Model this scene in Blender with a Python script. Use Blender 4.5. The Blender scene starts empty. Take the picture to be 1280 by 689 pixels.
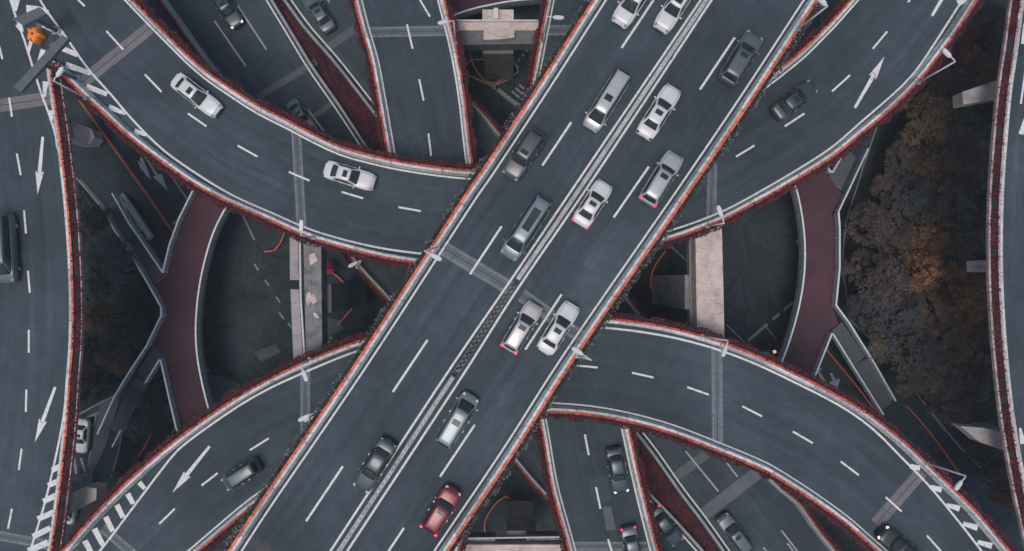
import bpy, math, random
from mathutils import Vector, noise
R = math.radians
rng = random.Random(7)

# ------------------------------------------------------------------ camera, sky, sun, exposure
sc = bpy.context.scene
CAM_Z, F_PX, CX, CY = 81.0, 784.0, 640.0, 344.5
cd = bpy.data.cameras.new('camera'); cam = bpy.data.objects.new('camera', cd)
sc.collection.objects.link(cam); cam.location = (0, 0, CAM_Z); cam.rotation_euler = (0, 0, 0)
cd.sensor_width = 36.0; cd.lens = 36.0 * F_PX / 1280.0; cd.clip_start = 0.5; cd.clip_end = 3000
sc.camera = cam
SUN_EL, SUN_AZ = R(74), R(212)
w = bpy.data.worlds.new('World'); sc.world = w; w.use_nodes = True
nt = w.node_tree; bgn = nt.nodes['Background']
sky = nt.nodes.new('ShaderNodeTexSky'); sky.sky_type = 'NISHITA'; sky.sun_disc = False
sky.sun_elevation = SUN_EL; sky.sun_rotation = SUN_AZ; sky.air_density = 1.0; sky.dust_density = 3.5; sky.ozone_density = 1.0
nt.links.new(sky.outputs[0], bgn.inputs[0]); bgn.inputs[1].default_value = 0.08
sd = bpy.data.lights.new('sun', 'SUN'); so = bpy.data.objects.new('sun', sd); sc.collection.objects.link(so)
sd.energy = 0.7; sd.angle = R(26); sd.color = (1.0, 0.94, 0.86)
sdir = Vector((math.sin(SUN_AZ) * math.cos(SUN_EL), math.cos(SUN_AZ) * math.cos(SUN_EL), math.sin(SUN_EL)))
so.rotation_euler = sdir.to_track_quat('Z', 'Y').to_euler(); so.location = (0, 0, 120)
sc.view_settings.view_transform = 'Standard'; sc.view_settings.look = 'None'
sc.view_settings.exposure = 0.65; sc.view_settings.gamma = 1.0
sc.render.engine = 'CYCLES'

# ------------------------------------------------------------------ levels (metres above the ground)
ZG, ZF, Z1, Z2, Z3, Z4 = 0.0, 5.0, 9.5, 14.5, 19.5, 25.0
def U(px, py, z):
    k = (CAM_Z - z) / F_PX
    return Vector(((px - CX) * k, -(py - CY) * k, z))
def UP(pts, z): return [U(x, y, z) for x, y in pts]

# ------------------------------------------------------------------ materials
def nmat(name, rough=0.7, metal=0.0, spec=0.4):
    m = bpy.data.materials.new(name); m.use_nodes = True
    b = m.node_tree.nodes['Principled BSDF']
    b.inputs['Roughness'].default_value = rough; b.inputs['Metallic'].default_value = metal
    b.inputs['Specular IOR Level'].default_value = spec
    return m, m.node_tree, b
def ramp(t, fac, stops):
    r = t.nodes.new('ShaderNodeValToRGB')
    e = r.color_ramp.elements
    while len(e) < len(stops): e.new(0.5)
    for i, (p, c) in enumerate(stops): e[i].position = p; e[i].color = (*c, 1)
    t.links.new(fac, r.inputs[0]); return r.outputs[0]
def tex_noise(t, scale, detail=4, rough=0.55, vec=None):
    n = t.nodes.new('ShaderNodeTexNoise'); n.inputs['Scale'].default_value = scale
    n.inputs['Detail'].default_value = detail; n.inputs['Roughness'].default_value = rough
    if vec is not None: t.links.new(vec, n.inputs['Vector'])
    return n.outputs['Fac']
def mixc(t, a, b, fac, mode='MIX'):
    m = t.nodes.new('ShaderNodeMix'); m.data_type = 'RGBA'; m.blend_type = mode
    for s, v in ((m.inputs[0], fac), (m.inputs[6], a), (m.inputs[7], b)):
        if isinstance(v, (int, float)): s.default_value = v
        elif isinstance(v, tuple): s.default_value = (*v, 1)
        else: t.links.new(v, s)
    return m.outputs[2]
def geo_pos(t): return t.nodes.new('ShaderNodeNewGeometry').outputs['Position']
def mapping(t, vec, scale):
    m = t.nodes.new('ShaderNodeMapping'); m.inputs['Scale'].default_value = scale
    t.links.new(vec, m.inputs['Vector']); return m.outputs[0]
def bump(t, b, h, strength, dist=0.02):
    n = t.nodes.new('ShaderNodeBump'); n.inputs['Strength'].default_value = strength; n.inputs['Distance'].default_value = dist
    t.links.new(h, n.inputs['Height']); t.links.new(n.outputs[0], b.inputs['Normal'])

def m_flat(name, c, rough=0.7, metal=0.0, var=0.18, scale=1.5, spec=0.4):
    m, t, b = nmat(name, rough, metal, spec); p = geo_pos(t)
    f = tex_noise(t, scale, 6, 0.65, p)
    lo = tuple(x * (1 - var) for x in c); hi = tuple(min(1, x * (1 + var)) for x in c)
    t.links.new(ramp(t, f, [(0.3, lo), (0.7, hi)]), b.inputs['Base Color'])
    return m

def m_asphalt(name, c, streak=True):
    m, t, b = nmat(name, 0.85, 0, 0.25); p = geo_pos(t)
    big = tex_noise(t, 0.09, 3, 0.5, p); mid = tex_noise(t, 0.9, 5, 0.6, p); fine = tex_noise(t, 14, 3, 0.6, p)
    lo = tuple(x * 0.8 for x in c); hi = tuple(x * 1.2 for x in c)
    col = ramp(t, big, [(0.35, lo), (0.65, hi)])
    col = mixc(t, col, ramp(t, mid, [(0.3, (0.72,) * 3), (0.7, (1.2,) * 3)]), 0.6, 'MULTIPLY')
    col = mixc(t, col, ramp(t, fine, [(0.35, (0.8,) * 3), (0.65, (1.18,) * 3)]), 0.6, 'MULTIPLY')
    if streak:
        uv = t.nodes.new('ShaderNodeUVMap').outputs[0]
        s1 = tex_noise(t, 1.0, 4, 0.6, mapping(t, uv, (1.6, 0.035, 1)))
        s2 = tex_noise(t, 1.0, 3, 0.6, mapping(t, uv, (6.0, 0.05, 1)))
        col = mixc(t, col, ramp(t, s1, [(0.3, (0.82,) * 3), (0.7, (1.16,) * 3)]), 0.75, 'MULTIPLY')
        col = mixc(t, col, ramp(t, s2, [(0.3, (0.86,) * 3), (0.7, (1.12,) * 3)]), 0.7, 'MULTIPLY')
        # oil spots and old sealed cracks
        v = t.nodes.new('ShaderNodeTexVoronoi'); v.feature = 'DISTANCE_TO_EDGE'; v.inputs['Scale'].default_value = 0.11
        t.links.new(p, v.inputs['Vector'])
        wob = tex_noise(t, 0.5, 4, 0.6, p)
        a = t.nodes.new('ShaderNodeMath'); a.operation = 'MULTIPLY_ADD'; t.links.new(wob, a.inputs[0]); a.inputs[1].default_value = 0.08
        t.links.new(v.outputs['Distance'], a.inputs[2])
        col = mixc(t, col, ramp(t, a.outputs[0], [(0.032, (0.82,) * 3), (0.036, (1, 1, 1))]), 0.6, 'MULTIPLY')
        su = t.nodes.new('ShaderNodeSeparateXYZ'); t.links.new(uv, su.inputs[0])
        mu = t.nodes.new('ShaderNodeMath'); mu.operation = 'MULTIPLY'; t.links.new(su.outputs[0], mu.inputs[0]); mu.inputs[1].default_value = 2 * math.pi / 1.72
        si = t.nodes.new('ShaderNodeMath'); si.operation = 'SINE'; t.links.new(mu.outputs[0], si.inputs[0])
        col = mixc(t, col, ramp(t, si.outputs[0], [(0.0, (0.93,) * 3), (1.0, (1.05,) * 3)]), ramp(t, tex_noise(t, 1.0, 3, 0.6, mapping(t, uv, (0.5, 0.05, 1))), [(0.35, (0,) * 3), (0.65, (1,) * 3)]), 'MULTIPLY')
        # tyre worn wheel tracks, oil drips and different pours
        dr = tex_noise(t, 2.2, 2, 0.5, mapping(t, uv, (1.0, 0.30, 1)))
        col = mixc(t, col, ramp(t, dr, [(0.66, (1, 1, 1)), (0.74, (0.70,) * 3)]), 0.85, 'MULTIPLY')
        vp = t.nodes.new('ShaderNodeTexVoronoi'); vp.inputs['Scale'].default_value = 1.0; t.links.new(mapping(t, uv, (0.28, 0.028, 1)), vp.inputs['Vector'])
        sp = t.nodes.new('ShaderNodeSeparateColor'); t.links.new(vp.outputs['Color'], sp.inputs[0])
        col = mixc(t, col, ramp(t, sp.outputs[0], [(0.0, (0.84,) * 3), (1.0, (1.16,) * 3)]), 0.65, 'MULTIPLY')
        pale = tex_noise(t, 0.35, 6, 0.75, p)
        col = mixc(t, col, ramp(t, pale, [(0.60, (1, 1, 1)), (0.74, (1.35, 1.33, 1.30))]), 0.7, 'MULTIPLY')
    t.links.new(col, b.inputs['Base Color'])
    bump(t, b, fine, 0.3, 0.01)
    return m
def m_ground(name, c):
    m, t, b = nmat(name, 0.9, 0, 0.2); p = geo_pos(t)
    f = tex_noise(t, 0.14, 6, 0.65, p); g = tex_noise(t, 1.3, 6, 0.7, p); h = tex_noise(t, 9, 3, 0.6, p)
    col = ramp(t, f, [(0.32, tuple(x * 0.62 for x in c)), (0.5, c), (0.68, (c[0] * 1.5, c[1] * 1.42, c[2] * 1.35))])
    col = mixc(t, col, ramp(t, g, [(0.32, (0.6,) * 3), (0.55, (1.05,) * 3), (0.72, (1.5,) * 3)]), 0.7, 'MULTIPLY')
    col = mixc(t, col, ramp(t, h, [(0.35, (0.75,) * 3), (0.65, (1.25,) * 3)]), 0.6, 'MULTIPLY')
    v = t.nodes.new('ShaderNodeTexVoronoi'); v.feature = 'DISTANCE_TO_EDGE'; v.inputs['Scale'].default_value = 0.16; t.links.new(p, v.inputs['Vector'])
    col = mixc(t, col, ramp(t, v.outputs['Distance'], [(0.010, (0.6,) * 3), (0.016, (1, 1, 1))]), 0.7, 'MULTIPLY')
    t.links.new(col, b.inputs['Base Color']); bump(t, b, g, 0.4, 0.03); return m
def m_boxes(name, c, step, gap, dark=0.12):
    """painted planter boxes set end to end: faded, dirty, a dark gap every step metres along the run"""
    m, t, b = nmat(name, 0.65, 0, 0.3); p = geo_pos(t); uv = t.nodes.new('ShaderNodeUVMap').outputs[0]
    sx = t.nodes.new('ShaderNodeSeparateXYZ'); t.links.new(uv, sx.inputs[0])
    a = t.nodes.new('ShaderNodeMath'); a.operation = 'DIVIDE'; t.links.new(sx.outputs[1], a.inputs[0]); a.inputs[1].default_value = step
    fr = t.nodes.new('ShaderNodeMath'); fr.operation = 'FRACT'; t.links.new(a.outputs[0], fr.inputs[0])
    fl_ = t.nodes.new('ShaderNodeMath'); fl_.operation = 'FLOOR'; t.links.new(a.outputs[0], fl_.inputs[0])
    wn = t.nodes.new('ShaderNodeTexWhiteNoise'); wn.noise_dimensions = '1D'; t.links.new(fl_.outputs[0], wn.inputs['W'])
    f = tex_noise(t, 2.5, 6, 0.7, p)
    col = ramp(t, f, [(0.30, tuple(x * 0.45 for x in c)), (0.5, c), (0.75, tuple(min(1, x * 1.25 + 0.03) for x in c))])
    col = mixc(t, col, ramp(t, wn.outputs['Value'], [(0, (0.62,) * 3), (1, (1.2,) * 3)]), 0.8, 'MULTIPLY')
    col = mixc(t, col, ramp(t, fr.outputs[0], [(0.0, (dark,) * 3), (gap, (dark,) * 3), (gap + 0.01, (1, 1, 1))]), 1.0, 'MULTIPLY')
    t.links.new(col, b.inputs['Base Color']); return m

def m_concrete(name, c, stain=0.5):
    m, t, b = nmat(name, 0.85, 0, 0.3); p = geo_pos(t)
    f = tex_noise(t, 0.8, 7, 0.65, p); g = tex_noise(t, 5.0, 5, 0.7, p)
    col = ramp(t, f, [(0.3, tuple(x * (1 - stain) for x in c)), (0.5, c), (0.75, tuple(min(1, x * 1.2) for x in c))])
    col = mixc(t, col, ramp(t, g, [(0.35, (0.6,) * 3), (0.55, (1.1,) * 3)]), 0.5, 'MULTIPLY')
    t.links.new(col, b.inputs['Base Color']); bump(t, b, g, 0.3, 0.02)
    return m

def m_leaf(name, cols, rough=0.8):
    m, t, b = nmat(name, rough, 0, 0.2)
    g = t.nodes.new('ShaderNodeNewGeometry')
    n = len(cols)
    cn = tex_noise(t, 1.1, 2, 0.5, g.outputs['Position']); ma = t.nodes.new('ShaderNodeMath'); ma.operation = 'MULTIPLY_ADD'; t.links.new(g.outputs['Random Per Island'], ma.inputs[0]); ma.inputs[1].default_value = 0.34
    mb_ = t.nodes.new('ShaderNodeMapRange'); mb_.inputs['From Min'].default_value = 0.3; mb_.inputs['From Max'].default_value = 0.7; mb_.inputs['To Max'].default_value = 0.66; t.links.new(cn, mb_.inputs['Value']); t.links.new(mb_.outputs[0], ma.inputs[2])
    col = ramp(t, ma.outputs[0], [(i / max(1, n - 1), c) for i, c in enumerate(cols)])
    f = tex_noise(t, 0.35, 3, 0.5, g.outputs['Position'])
    col = mixc(t, col, ramp(t, f, [(0.35, (0.75,) * 3), (0.65, (1.3,) * 3)]), 0.8, 'MULTIPLY')
    t.links.new(col, b.inputs['Base Color'])
    return m

def m_paint_worn(name, c, thr=0.33):
    m, t, b = nmat(name, 0.7, 0, 0.3); p = geo_pos(t)
    f = tex_noise(t, 3.6, 8, 0.78, p)
    col = ramp(t, f, [(thr - 0.06, tuple(x * 0.35 for x in c)), (thr + 0.08, tuple(x * 0.85 for x in c)), (0.75, c)])
    t.links.new(col, b.inputs['Base Color']); return m

def m_car(name, c, metal=0.15, rough=0.32):
    m, t, b = nmat(name, rough, metal, 0.5); p = t.nodes.new('ShaderNodeTexCoord').outputs['Object']
    f = tex_noise(t, 1.2, 5, 0.6, p)
    t.links.new(ramp(t, f, [(0.3, tuple(x * 0.88 for x in c)), (0.7, c)]), b.inputs['Base Color'])
    b.inputs['Coat Weight'].default_value = 0.4; b.inputs['Coat Roughness'].default_value = 0.12
    return m

def m_walk(name, c):
    m, t, b = nmat(name, 0.8, 0, 0.25); p = geo_pos(t)
    f = tex_noise(t, 0.22, 5, 0.6, p); g = tex_noise(t, 3, 6, 0.7, p)
    col = ramp(t, f, [(0.3, (c[0] * 0.72, c[1] * 0.85, c[2] * 0.85)), (0.5, c), (0.7, (c[0] * 1.25, c[1] * 1.1, c[2] * 1.12))])
    col = mixc(t, col, ramp(t, g, [(0.3, (0.75,) * 3), (0.7, (1.2,) * 3)]), 0.6, 'MULTIPLY')
    bk = t.nodes.new('ShaderNodeTexBrick'); bk.inputs['Scale'].default_value = 1.0; bk.inputs['Brick Width'].default_value = 3.2; bk.inputs['Row Height'].default_value = 1.6; bk.inputs['Mortar Size'].default_value = 0.025
    bk.inputs['Color1'].default_value = (1, 1, 1, 1); bk.inputs['Color2'].default_value = (0.9, 0.9, 0.92, 1); bk.inputs['Mortar'].default_value = (0.62, 0.62, 0.62, 1); t.links.new(p, bk.inputs['Vector'])
    col = mixc(t, col, bk.outputs['Color'], 0.8, 'MULTIPLY')
    t.links.new(col, b.inputs['Base Color']); return m
def m_cast(name, c):
    m, t, b = nmat(name, 0.9, 0, 0.2); p = geo_pos(t)
    f = tex_noise(t, 0.7, 7, 0.7, p); g = tex_noise(t, 1.0, 7, 0.75, mapping(t, p, (1.2, 5.0, 1.2))); h = tex_noise(t, 7, 4, 0.7, p)
    col = ramp(t, f, [(0.3, tuple(x * 0.62 for x in c)), (0.48, c), (0.7, tuple(min(1, x * 1.22) for x in c))])
    col = mixc(t, col, ramp(t, g, [(0.36, (0.55, 0.52, 0.52)), (0.46, (1, 1, 1)), (0.68, (1.12,) * 3)]), 0.75, 'MULTIPLY')
    col = mixc(t, col, ramp(t, h, [(0.30, (0.6,) * 3), (0.42, (1, 1, 1))]), 0.6, 'MULTIPLY')
    t.links.new(col, b.inputs['Base Color']); bump(t, b, g, 0.5, 0.04); return m
M = {}
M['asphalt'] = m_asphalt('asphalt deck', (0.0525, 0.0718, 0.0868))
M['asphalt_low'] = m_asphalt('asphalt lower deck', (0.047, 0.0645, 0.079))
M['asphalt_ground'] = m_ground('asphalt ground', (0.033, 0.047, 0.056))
M['concrete'] = m_concrete('concrete', (0.30, 0.30, 0.305))
M['girder'] = m_concrete('girder concrete', (0.24, 0.25, 0.26), 0.3)
M['cap'] = m_cast('pinkish concrete', (0.56, 0.475, 0.44))
M['cap_grey'] = m_concrete('weathered grey concrete', (0.21, 0.212, 0.22), 0.6)
M['cap_mix'] = m_cast('grey mottled concrete', (0.34, 0.31, 0.305))
M['cap_dark'] = m_concrete('dark stained concrete', (0.155, 0.165, 0.17), 0.4)
M['cap_dull'] = m_concrete('dull brown concrete', (0.50, 0.455, 0.445), 0.25)
M['parapet'] = m_boxes('painted parapet', (0.56, 0.565, 0.56), 5.0, 0.012, 0.4)
M['parapet_shaded'] = m_concrete('shade toned parapet', (0.30, 0.31, 0.315), 0.3)  # lower parapet grey, with shade of the decks above mixed into its colour
M['median'] = m_concrete('mottled median concrete', (0.56, 0.56, 0.57), 0.35)
M['white'] = m_paint_worn('white road paint', (0.80, 0.80, 0.785), 0.39)
M['white_dim'] = m_paint_worn('dusty white road paint', (0.38, 0.40, 0.41), 0.4)
M['yellow_dim'] = m_paint_worn('dusty road paint', (0.27, 0.30, 0.31), 0.42)
M['joint'] = m_asphalt('expansion joint concrete', (0.120, 0.140, 0.158), streak=False)
M['joint_pink'] = m_asphalt('pinkish joint concrete', (0.175, 0.165, 0.175), streak=False)
M['joint_pale'] = m_paint_worn('pale worn joint mortar', (0.25, 0.275, 0.295), 0.45)
M['joint_dark'] = m_flat('joint seal', (0.05, 0.053, 0.056))
M['patch'] = m_flat('asphalt patch', (0.095, 0.11, 0.122), 0.85)
M['orange'] = m_boxes('orange planter', (0.74, 0.155, 0.08), 1.1, 0.06, 0.3)
M['red'] = m_boxes('red planter', (0.52, 0.085, 0.058), 1.1, 0.06, 0.3)
M['pink'] = m_boxes('pale pink planter lip', (0.50, 0.37, 0.35), 1.1, 0.05, 0.5)
M['leaf_red'] = m_leaf('dark red leaves', [(0.05, 0.014, 0.018), (0.10, 0.020, 0.028), (0.035, 0.016, 0.020), (0.14, 0.026, 0.034), (0.055, 0.022, 0.028), (0.08, 0.034, 0.05)])
M['leaf_grey'] = m_leaf('grey green twigs', [(0.05, 0.06, 0.055), (0.12, 0.13, 0.125), (0.03, 0.036, 0.036), (0.20, 0.20, 0.20), (0.06, 0.066, 0.062), (0.03, 0.03, 0.03)])
M['leaf_maroon'] = m_leaf('maroon ground leaves', [(0.054, 0.017, 0.020), (0.102, 0.022, 0.026), (0.038, 0.019, 0.022), (0.072, 0.024, 0.026)])
M['leaf_olive'] = m_leaf('dark olive leaves', [(0.072, 0.065, 0.049), (0.120, 0.101, 0.069), (0.051, 0.050, 0.043), (0.150, 0.115, 0.076)])
M['leaf_brown'] = m_leaf('brown leaves', [(0.068, 0.054, 0.048), (0.099, 0.072, 0.062), (0.047, 0.041, 0.041), (0.083, 0.064, 0.057)])
M['leaf_rust'] = m_leaf('rust leaves', [(0.120, 0.058, 0.042), (0.173, 0.076, 0.050), (0.086, 0.050, 0.042), (0.138, 0.065, 0.046)])
M['leaf_orange'] = m_leaf('orange leaves', [(0.096, 0.068, 0.043), (0.225, 0.107, 0.040), (0.074, 0.059, 0.045), (0.338, 0.146, 0.043), (0.112, 0.079, 0.048), (0.450, 0.186, 0.051)])
M['leaf_teal'] = m_leaf('dark blue green leaves', [(0.044, 0.05, 0.05), (0.066, 0.07, 0.068), (0.034, 0.04, 0.042), (0.078, 0.076, 0.07)])
M['leaf_ochre'] = m_leaf('ochre leaves', [(0.086, 0.068, 0.046), (0.162, 0.103, 0.051), (0.065, 0.057, 0.046), (0.216, 0.124, 0.054)])
M['leaf_dimochre'] = m_leaf('dim ochre leaves', [(0.085, 0.060, 0.042), (0.13, 0.080, 0.046), (0.06, 0.05, 0.042)])
M['leaf_tealpale'] = m_leaf('dusty blue green leaves', [(0.050, 0.070, 0.072), (0.078, 0.100, 0.102), (0.042, 0.058, 0.062)])
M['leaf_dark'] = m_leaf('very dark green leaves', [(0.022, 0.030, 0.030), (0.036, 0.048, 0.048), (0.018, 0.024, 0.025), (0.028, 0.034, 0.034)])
M['bark'] = m_flat('bark', (0.06, 0.045, 0.035), 0.9)
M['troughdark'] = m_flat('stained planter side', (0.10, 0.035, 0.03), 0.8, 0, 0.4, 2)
M['soil'] = m_flat('dark soil', (0.022, 0.024, 0.023), 0.95, 0, 0.4, 0.8)
M['deck_red'] = m_walk('dull red deck', (0.088, 0.043, 0.056))
M['rail'] = m_flat('pale steel railing', (0.68, 0.73, 0.75), 0.5, 0.1, 0.2, 4)
M['railpanel'] = m_flat('railing panels', (0.38, 0.43, 0.45), 0.4, 0.1, 0.2, 4)
M['step'] = m_flat('grey steps', (0.085, 0.095, 0.105), 0.85, 0, 0.2, 3)
M['metal'] = m_flat('galvanised steel', (0.32, 0.34, 0.35), 0.45, 0.4, 0.15, 3)
M['lampwhite'] = m_flat('white lamp paint', (0.62, 0.63, 0.63), 0.45, 0, 0.08, 3)
M['gantry'] = m_flat('dark grey gantry paint', (0.105, 0.125, 0.13), 0.6, 0.2, 0.15, 1.2)
M['signface'] = m_flat('sign back', (0.075, 0.09, 0.095), 0.6, 0.2, 0.2, 1.0)
M['barrel'] = m_flat('orange plastic', (0.92, 0.24, 0.03), 0.5, 0, 0.15, 3)
M['black'] = m_flat('black plastic', (0.012, 0.013, 0.014), 0.6)
M['tyre'] = m_flat('tyre rubber', (0.015, 0.015, 0.015), 0.9)
M['rim'] = m_flat('alloy rim', (0.40, 0.40, 0.41), 0.35, 0.7)
m, t, b = nmat('tinted glass', 0.1, 0, 0.22)
t.links.new(ramp(t, tex_noise(t, 1.5, 3, 0.5, geo_pos(t)), [(0.3, (0.018, 0.027, 0.031)), (0.7, (0.036, 0.05, 0.055))]), b.inputs['Base Color']); M['glass'] = m
M['headlight'] = m_flat('headlight lens', (0.26, 0.28, 0.29), 0.15, 0, 0.05)
M['taillight'] = m_flat('tail light lens', (0.09, 0.010, 0.014), 0.25, 0, 0.1)
M['plate'] = m_flat('number plate', (0.05, 0.09, 0.25), 0.4)
M['redcloth'] = m_flat('red canvas', (0.30, 0.02, 0.045), 0.85, 0, 0.2, 2)
def m_emit(name, c, s):
    m, t, b = nmat(name, 0.3); b.inputs['Base Color'].default_value = (*c, 1)
    b.inputs['Emission Color'].default_value = (*c, 1); b.inputs['Emission Strength'].default_value = s
    t.links.new(ramp(t, tex_noise(t, 2, 2, 0.5, geo_pos(t)), [(0.3, c), (0.7, c)]), b.inputs['Base Color']); return m
M['lit_head'] = m_emit('lit headlight', (0.9, 0.78, 0.68), 0.45)
M['lit_tail'] = m_emit('lit tail light', (0.9, 0.03, 0.08), 0.8)
M['lit_amber'] = m_emit('lit amber lamp', (1.0, 0.42, 0.2), 0.7)

# ------------------------------------------------------------------ mesh builder
col = sc.collection
class MB:
    def __init__(s): s.v = []; s.f = []; s.mi = []; s.uv = []
    def add(s, verts, faces, mi=0, uvs=None):
        o = len(s.v); s.v += [tuple(v) for v in verts]
        for k, f in enumerate(faces):
            s.f.append([i + o for i in f]); s.mi.append(mi)
            s.uv.append(uvs[k] if uvs else [(0, 0)] * len(f))
    def box(s, c, size, rz=0, mi=0):
        x, y, z = size[0] / 2, size[1] / 2, size[2] / 2; ca, sa = math.cos(rz), math.sin(rz)
        vs = []
        for dz in (-z, z):
            for dx, dy in ((-x, -y), (x, -y), (x, y), (-x, y)):
                vs.append((c[0] + dx * ca - dy * sa, c[1] + dx * sa + dy * ca, c[2] + dz))
        s.add(vs, [(3, 2, 1, 0), (4, 5, 6, 7), (0, 1, 5, 4), (1, 2, 6, 5), (2, 3, 7, 6), (3, 0, 4, 7)], mi)
    def bar(s, a, b, wd, h=None, mi=0):
        """square bar between two points"""
        a, b = Vector(a), Vector(b); h = h or wd; d = (b - a).normalized()
        up = Vector((0, 0, 1)) if abs(d.z) < 0.95 else Vector((1, 0, 0))
        sx = d.cross(up).normalized() * wd / 2; sy = sx.cross(d).normalized() * h / 2
        vs = [p + i * sx + j * sy for p in (a, b) for i, j in ((-1, -1), (1, -1), (1, 1), (-1, 1))]
        s.add(vs, [(3, 2, 1, 0), (4, 5, 6, 7), (0, 1, 5, 4), (1, 2, 6, 5), (2, 3, 7, 6), (3, 0, 4, 7)], mi)
    def tube(s, pts, rad, n=8, mi=0):
        pts = [Vector(p) for p in pts]; rings = []
        for i, p in enumerate(pts):
            d = (pts[min(i + 1, len(pts) - 1)] - pts[max(i - 1, 0)]).normalized()
            up = Vector((0, 0, 1)) if abs(d.z) < 0.9 else Vector((1, 0, 0))
            sx = d.cross(up).normalized(); sy = sx.cross(d)
            r = rad[i] if isinstance(rad, (list, tuple)) else rad
            rings.append([p + (sx * math.cos(2 * math.pi * k / n) + sy * math.sin(2 * math.pi * k / n)) * r for k in range(n)])
        vs = [v for r in rings for v in r]; fs = []
        for i in range(len(rings) - 1):
            for k in range(n):
                fs.append((i * n + k, i * n + (k + 1) % n, (i + 1) * n + (k + 1) % n, (i + 1) * n + k))
        fs.append(tuple(range(n))[::-1]); fs.append(tuple((len(rings) - 1) * n + k for k in range(n)))
        s.add(vs, fs, mi)
    def poly(s, pts, z0, z1, mi_top=0, mi_side=None):
        """prism from a plan polygon of Vectors"""
        n = len(pts); area = sum(pts[i].x * pts[(i + 1) % n].y - pts[(i + 1) % n].x * pts[i].y for i in range(n))
        if area < 0: pts = pts[::-1]
        vs = [(p.x, p.y, z1) for p in pts] + [(p.x, p.y, z0) for p in pts]
        s.add(vs, [tuple(range(n))], mi_top, [[(p.x, p.y) for p in pts]])
        s.add(vs, [tuple(range(n, 2 * n))[::-1]] + [(i, i + n, (i + 1) % n + n, (i + 1) % n) for i in range(n)], mi_top if mi_side is None else mi_side)
    def build(s, name, mats, parent=None, smooth=False):
        me = bpy.data.meshes.new(name); me.from_pydata(s.v, [], s.f)
        if not isinstance(mats, (list, tuple)): mats = [mats]
        for m in mats: me.materials.append(m)
        me.polygons.foreach_set('material_index', s.mi)
        ul = me.uv_layers.new(name='UVMap'); flat = []
        for u in s.uv:
            for a in u: flat += [a[0], a[1]]
        ul.data.foreach_set('uv', flat)
        if smooth: me.polygons.foreach_set('use_smooth', [True] * len(me.polygons))
        me.update()
        o = bpy.data.objects.new(name, me); col.objects.link(o)
        if parent: o.parent = parent
        return o
def tag(o, label=None, cat=None, group=None, kind=None):
    if label: o['label'] = label
    if cat: o['category'] = cat
    if group: o['group'] = group
    if kind: o['kind'] = kind
    return o
def thing(name, label, cat, group=None):
    o = bpy.data.objects.new(name, None); col.objects.link(o); o.empty_display_size = 0.3
    return tag(o, label, cat, group)
def place(root, loc):
    """put the thing's origin at its base, its parts staying where they were built"""
    root.location = loc
    for ch in root.children: ch.location = ch.location - Vector(loc)

# ------------------------------------------------------------------ curves
def catmull(pts, step=1.0):
    P = [Vector(p) for p in pts]
    if len(P) == 2: out = [P[0]]; 
    Q = [2 * P[0] - P[1]] + P + [2 * P[-1] - P[-2]]; out = []
    for i in range(1, len(Q) - 2):
        p0, p1, p2, p3 = Q[i - 1], Q[i], Q[i + 1], Q[i + 2]
        n = max(1, int((p2 - p1).length / step))
        t0, t1 = 0.0, (p1 - p0).length ** 0.5; t2 = t1 + (p2 - p1).length ** 0.5; t3 = t2 + (p3 - p2).length ** 0.5
        for k in range(n):
            t = t1 + (t2 - t1) * k / n
            a1 = p0 * ((t1 - t) / (t1 - t0)) + p1 * ((t - t0) / (t1 - t0)); a2 = p1 * ((t2 - t) / (t2 - t1)) + p2 * ((t - t1) / (t2 - t1))
            a3 = p2 * ((t3 - t) / (t3 - t2)) + p3 * ((t - t2) / (t3 - t2))
            b1 = a1 * ((t2 - t) / (t2 - t0)) + a2 * ((t - t0) / (t2 - t0)); b2 = a2 * ((t3 - t) / (t3 - t1)) + a3 * ((t - t1) / (t3 - t1))
            out.append(b1 * ((t2 - t) / (t2 - t1)) + b2 * ((t - t1) / (t2 - t1)))
    out.append(P[-1]); return out
def ext(pts, d0=0, d1=0):
    pts = list(pts)
    if d0:
        a, b = Vector(pts[0]), Vector(pts[1]); pts = [tuple(a + (a - b).normalized() * d0)] + pts
    if d1:
        a, b = Vector(pts[-1]), Vector(pts[-2]); pts = pts + [tuple(a + (a - b).normalized() * d1)]
    return pts
def resample(C, n):
    L = [0]
    for i in range(1, len(C)): L.append(L[-1] + (C[i] - C[i - 1]).length)
    out = []; j = 0
    for k in range(n):
        s = L[-1] * k / (n - 1)
        while j < len(L) - 2 and L[j + 1] < s: j += 1
        f = (s - L[j]) / max(1e-9, L[j + 1] - L[j]); out.append(C[j].lerp(C[j + 1], min(1, max(0, f))))
    return out
def normals(C):
    N = []
    for i in range(len(C)):
        d = C[min(i + 1, len(C) - 1)] - C[max(i - 1, 0)]; d.z = 0; d.normalize(); N.append(Vector((-d.y, d.x, 0)))   # left of travel
    return N
def sweep(mb, C, prof, mi=0, closed=True, mis=None):
    """sweep a profile [(offset to the left, height)] along curve C"""
    N = normals(C); n = len(prof); vs = []; s = 0; S = []
    for i, p in enumerate(C):
        if i: s += (p - C[i - 1]).length
        S.append(s)
        vs += [Vector((p.x, p.y, p.z + h)) + N[i] * o for o, h in prof]
    for i in range(len(C) - 1):
        for k in range(n if closed else n - 1):
            k2 = (k + 1) % n
            mb.add([vs[i * n + k], vs[(i + 1) * n + k], vs[(i + 1) * n + k2], vs[i * n + k2]], [(0, 1, 2, 3)], mis[k] if mis else mi,
                   [[(prof[k][0], S[i]), (prof[k][0], S[i + 1]), (prof[k2][0], S[i + 1]), (prof[k2][0], S[i])]])
    if closed:
        mb.add([vs[k] for k in range(n)], [tuple(range(n))], mi); mb.add([vs[(len(C) - 1) * n + k] for k in range(n)], [tuple(range(n))[::-1]], mi)
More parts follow.
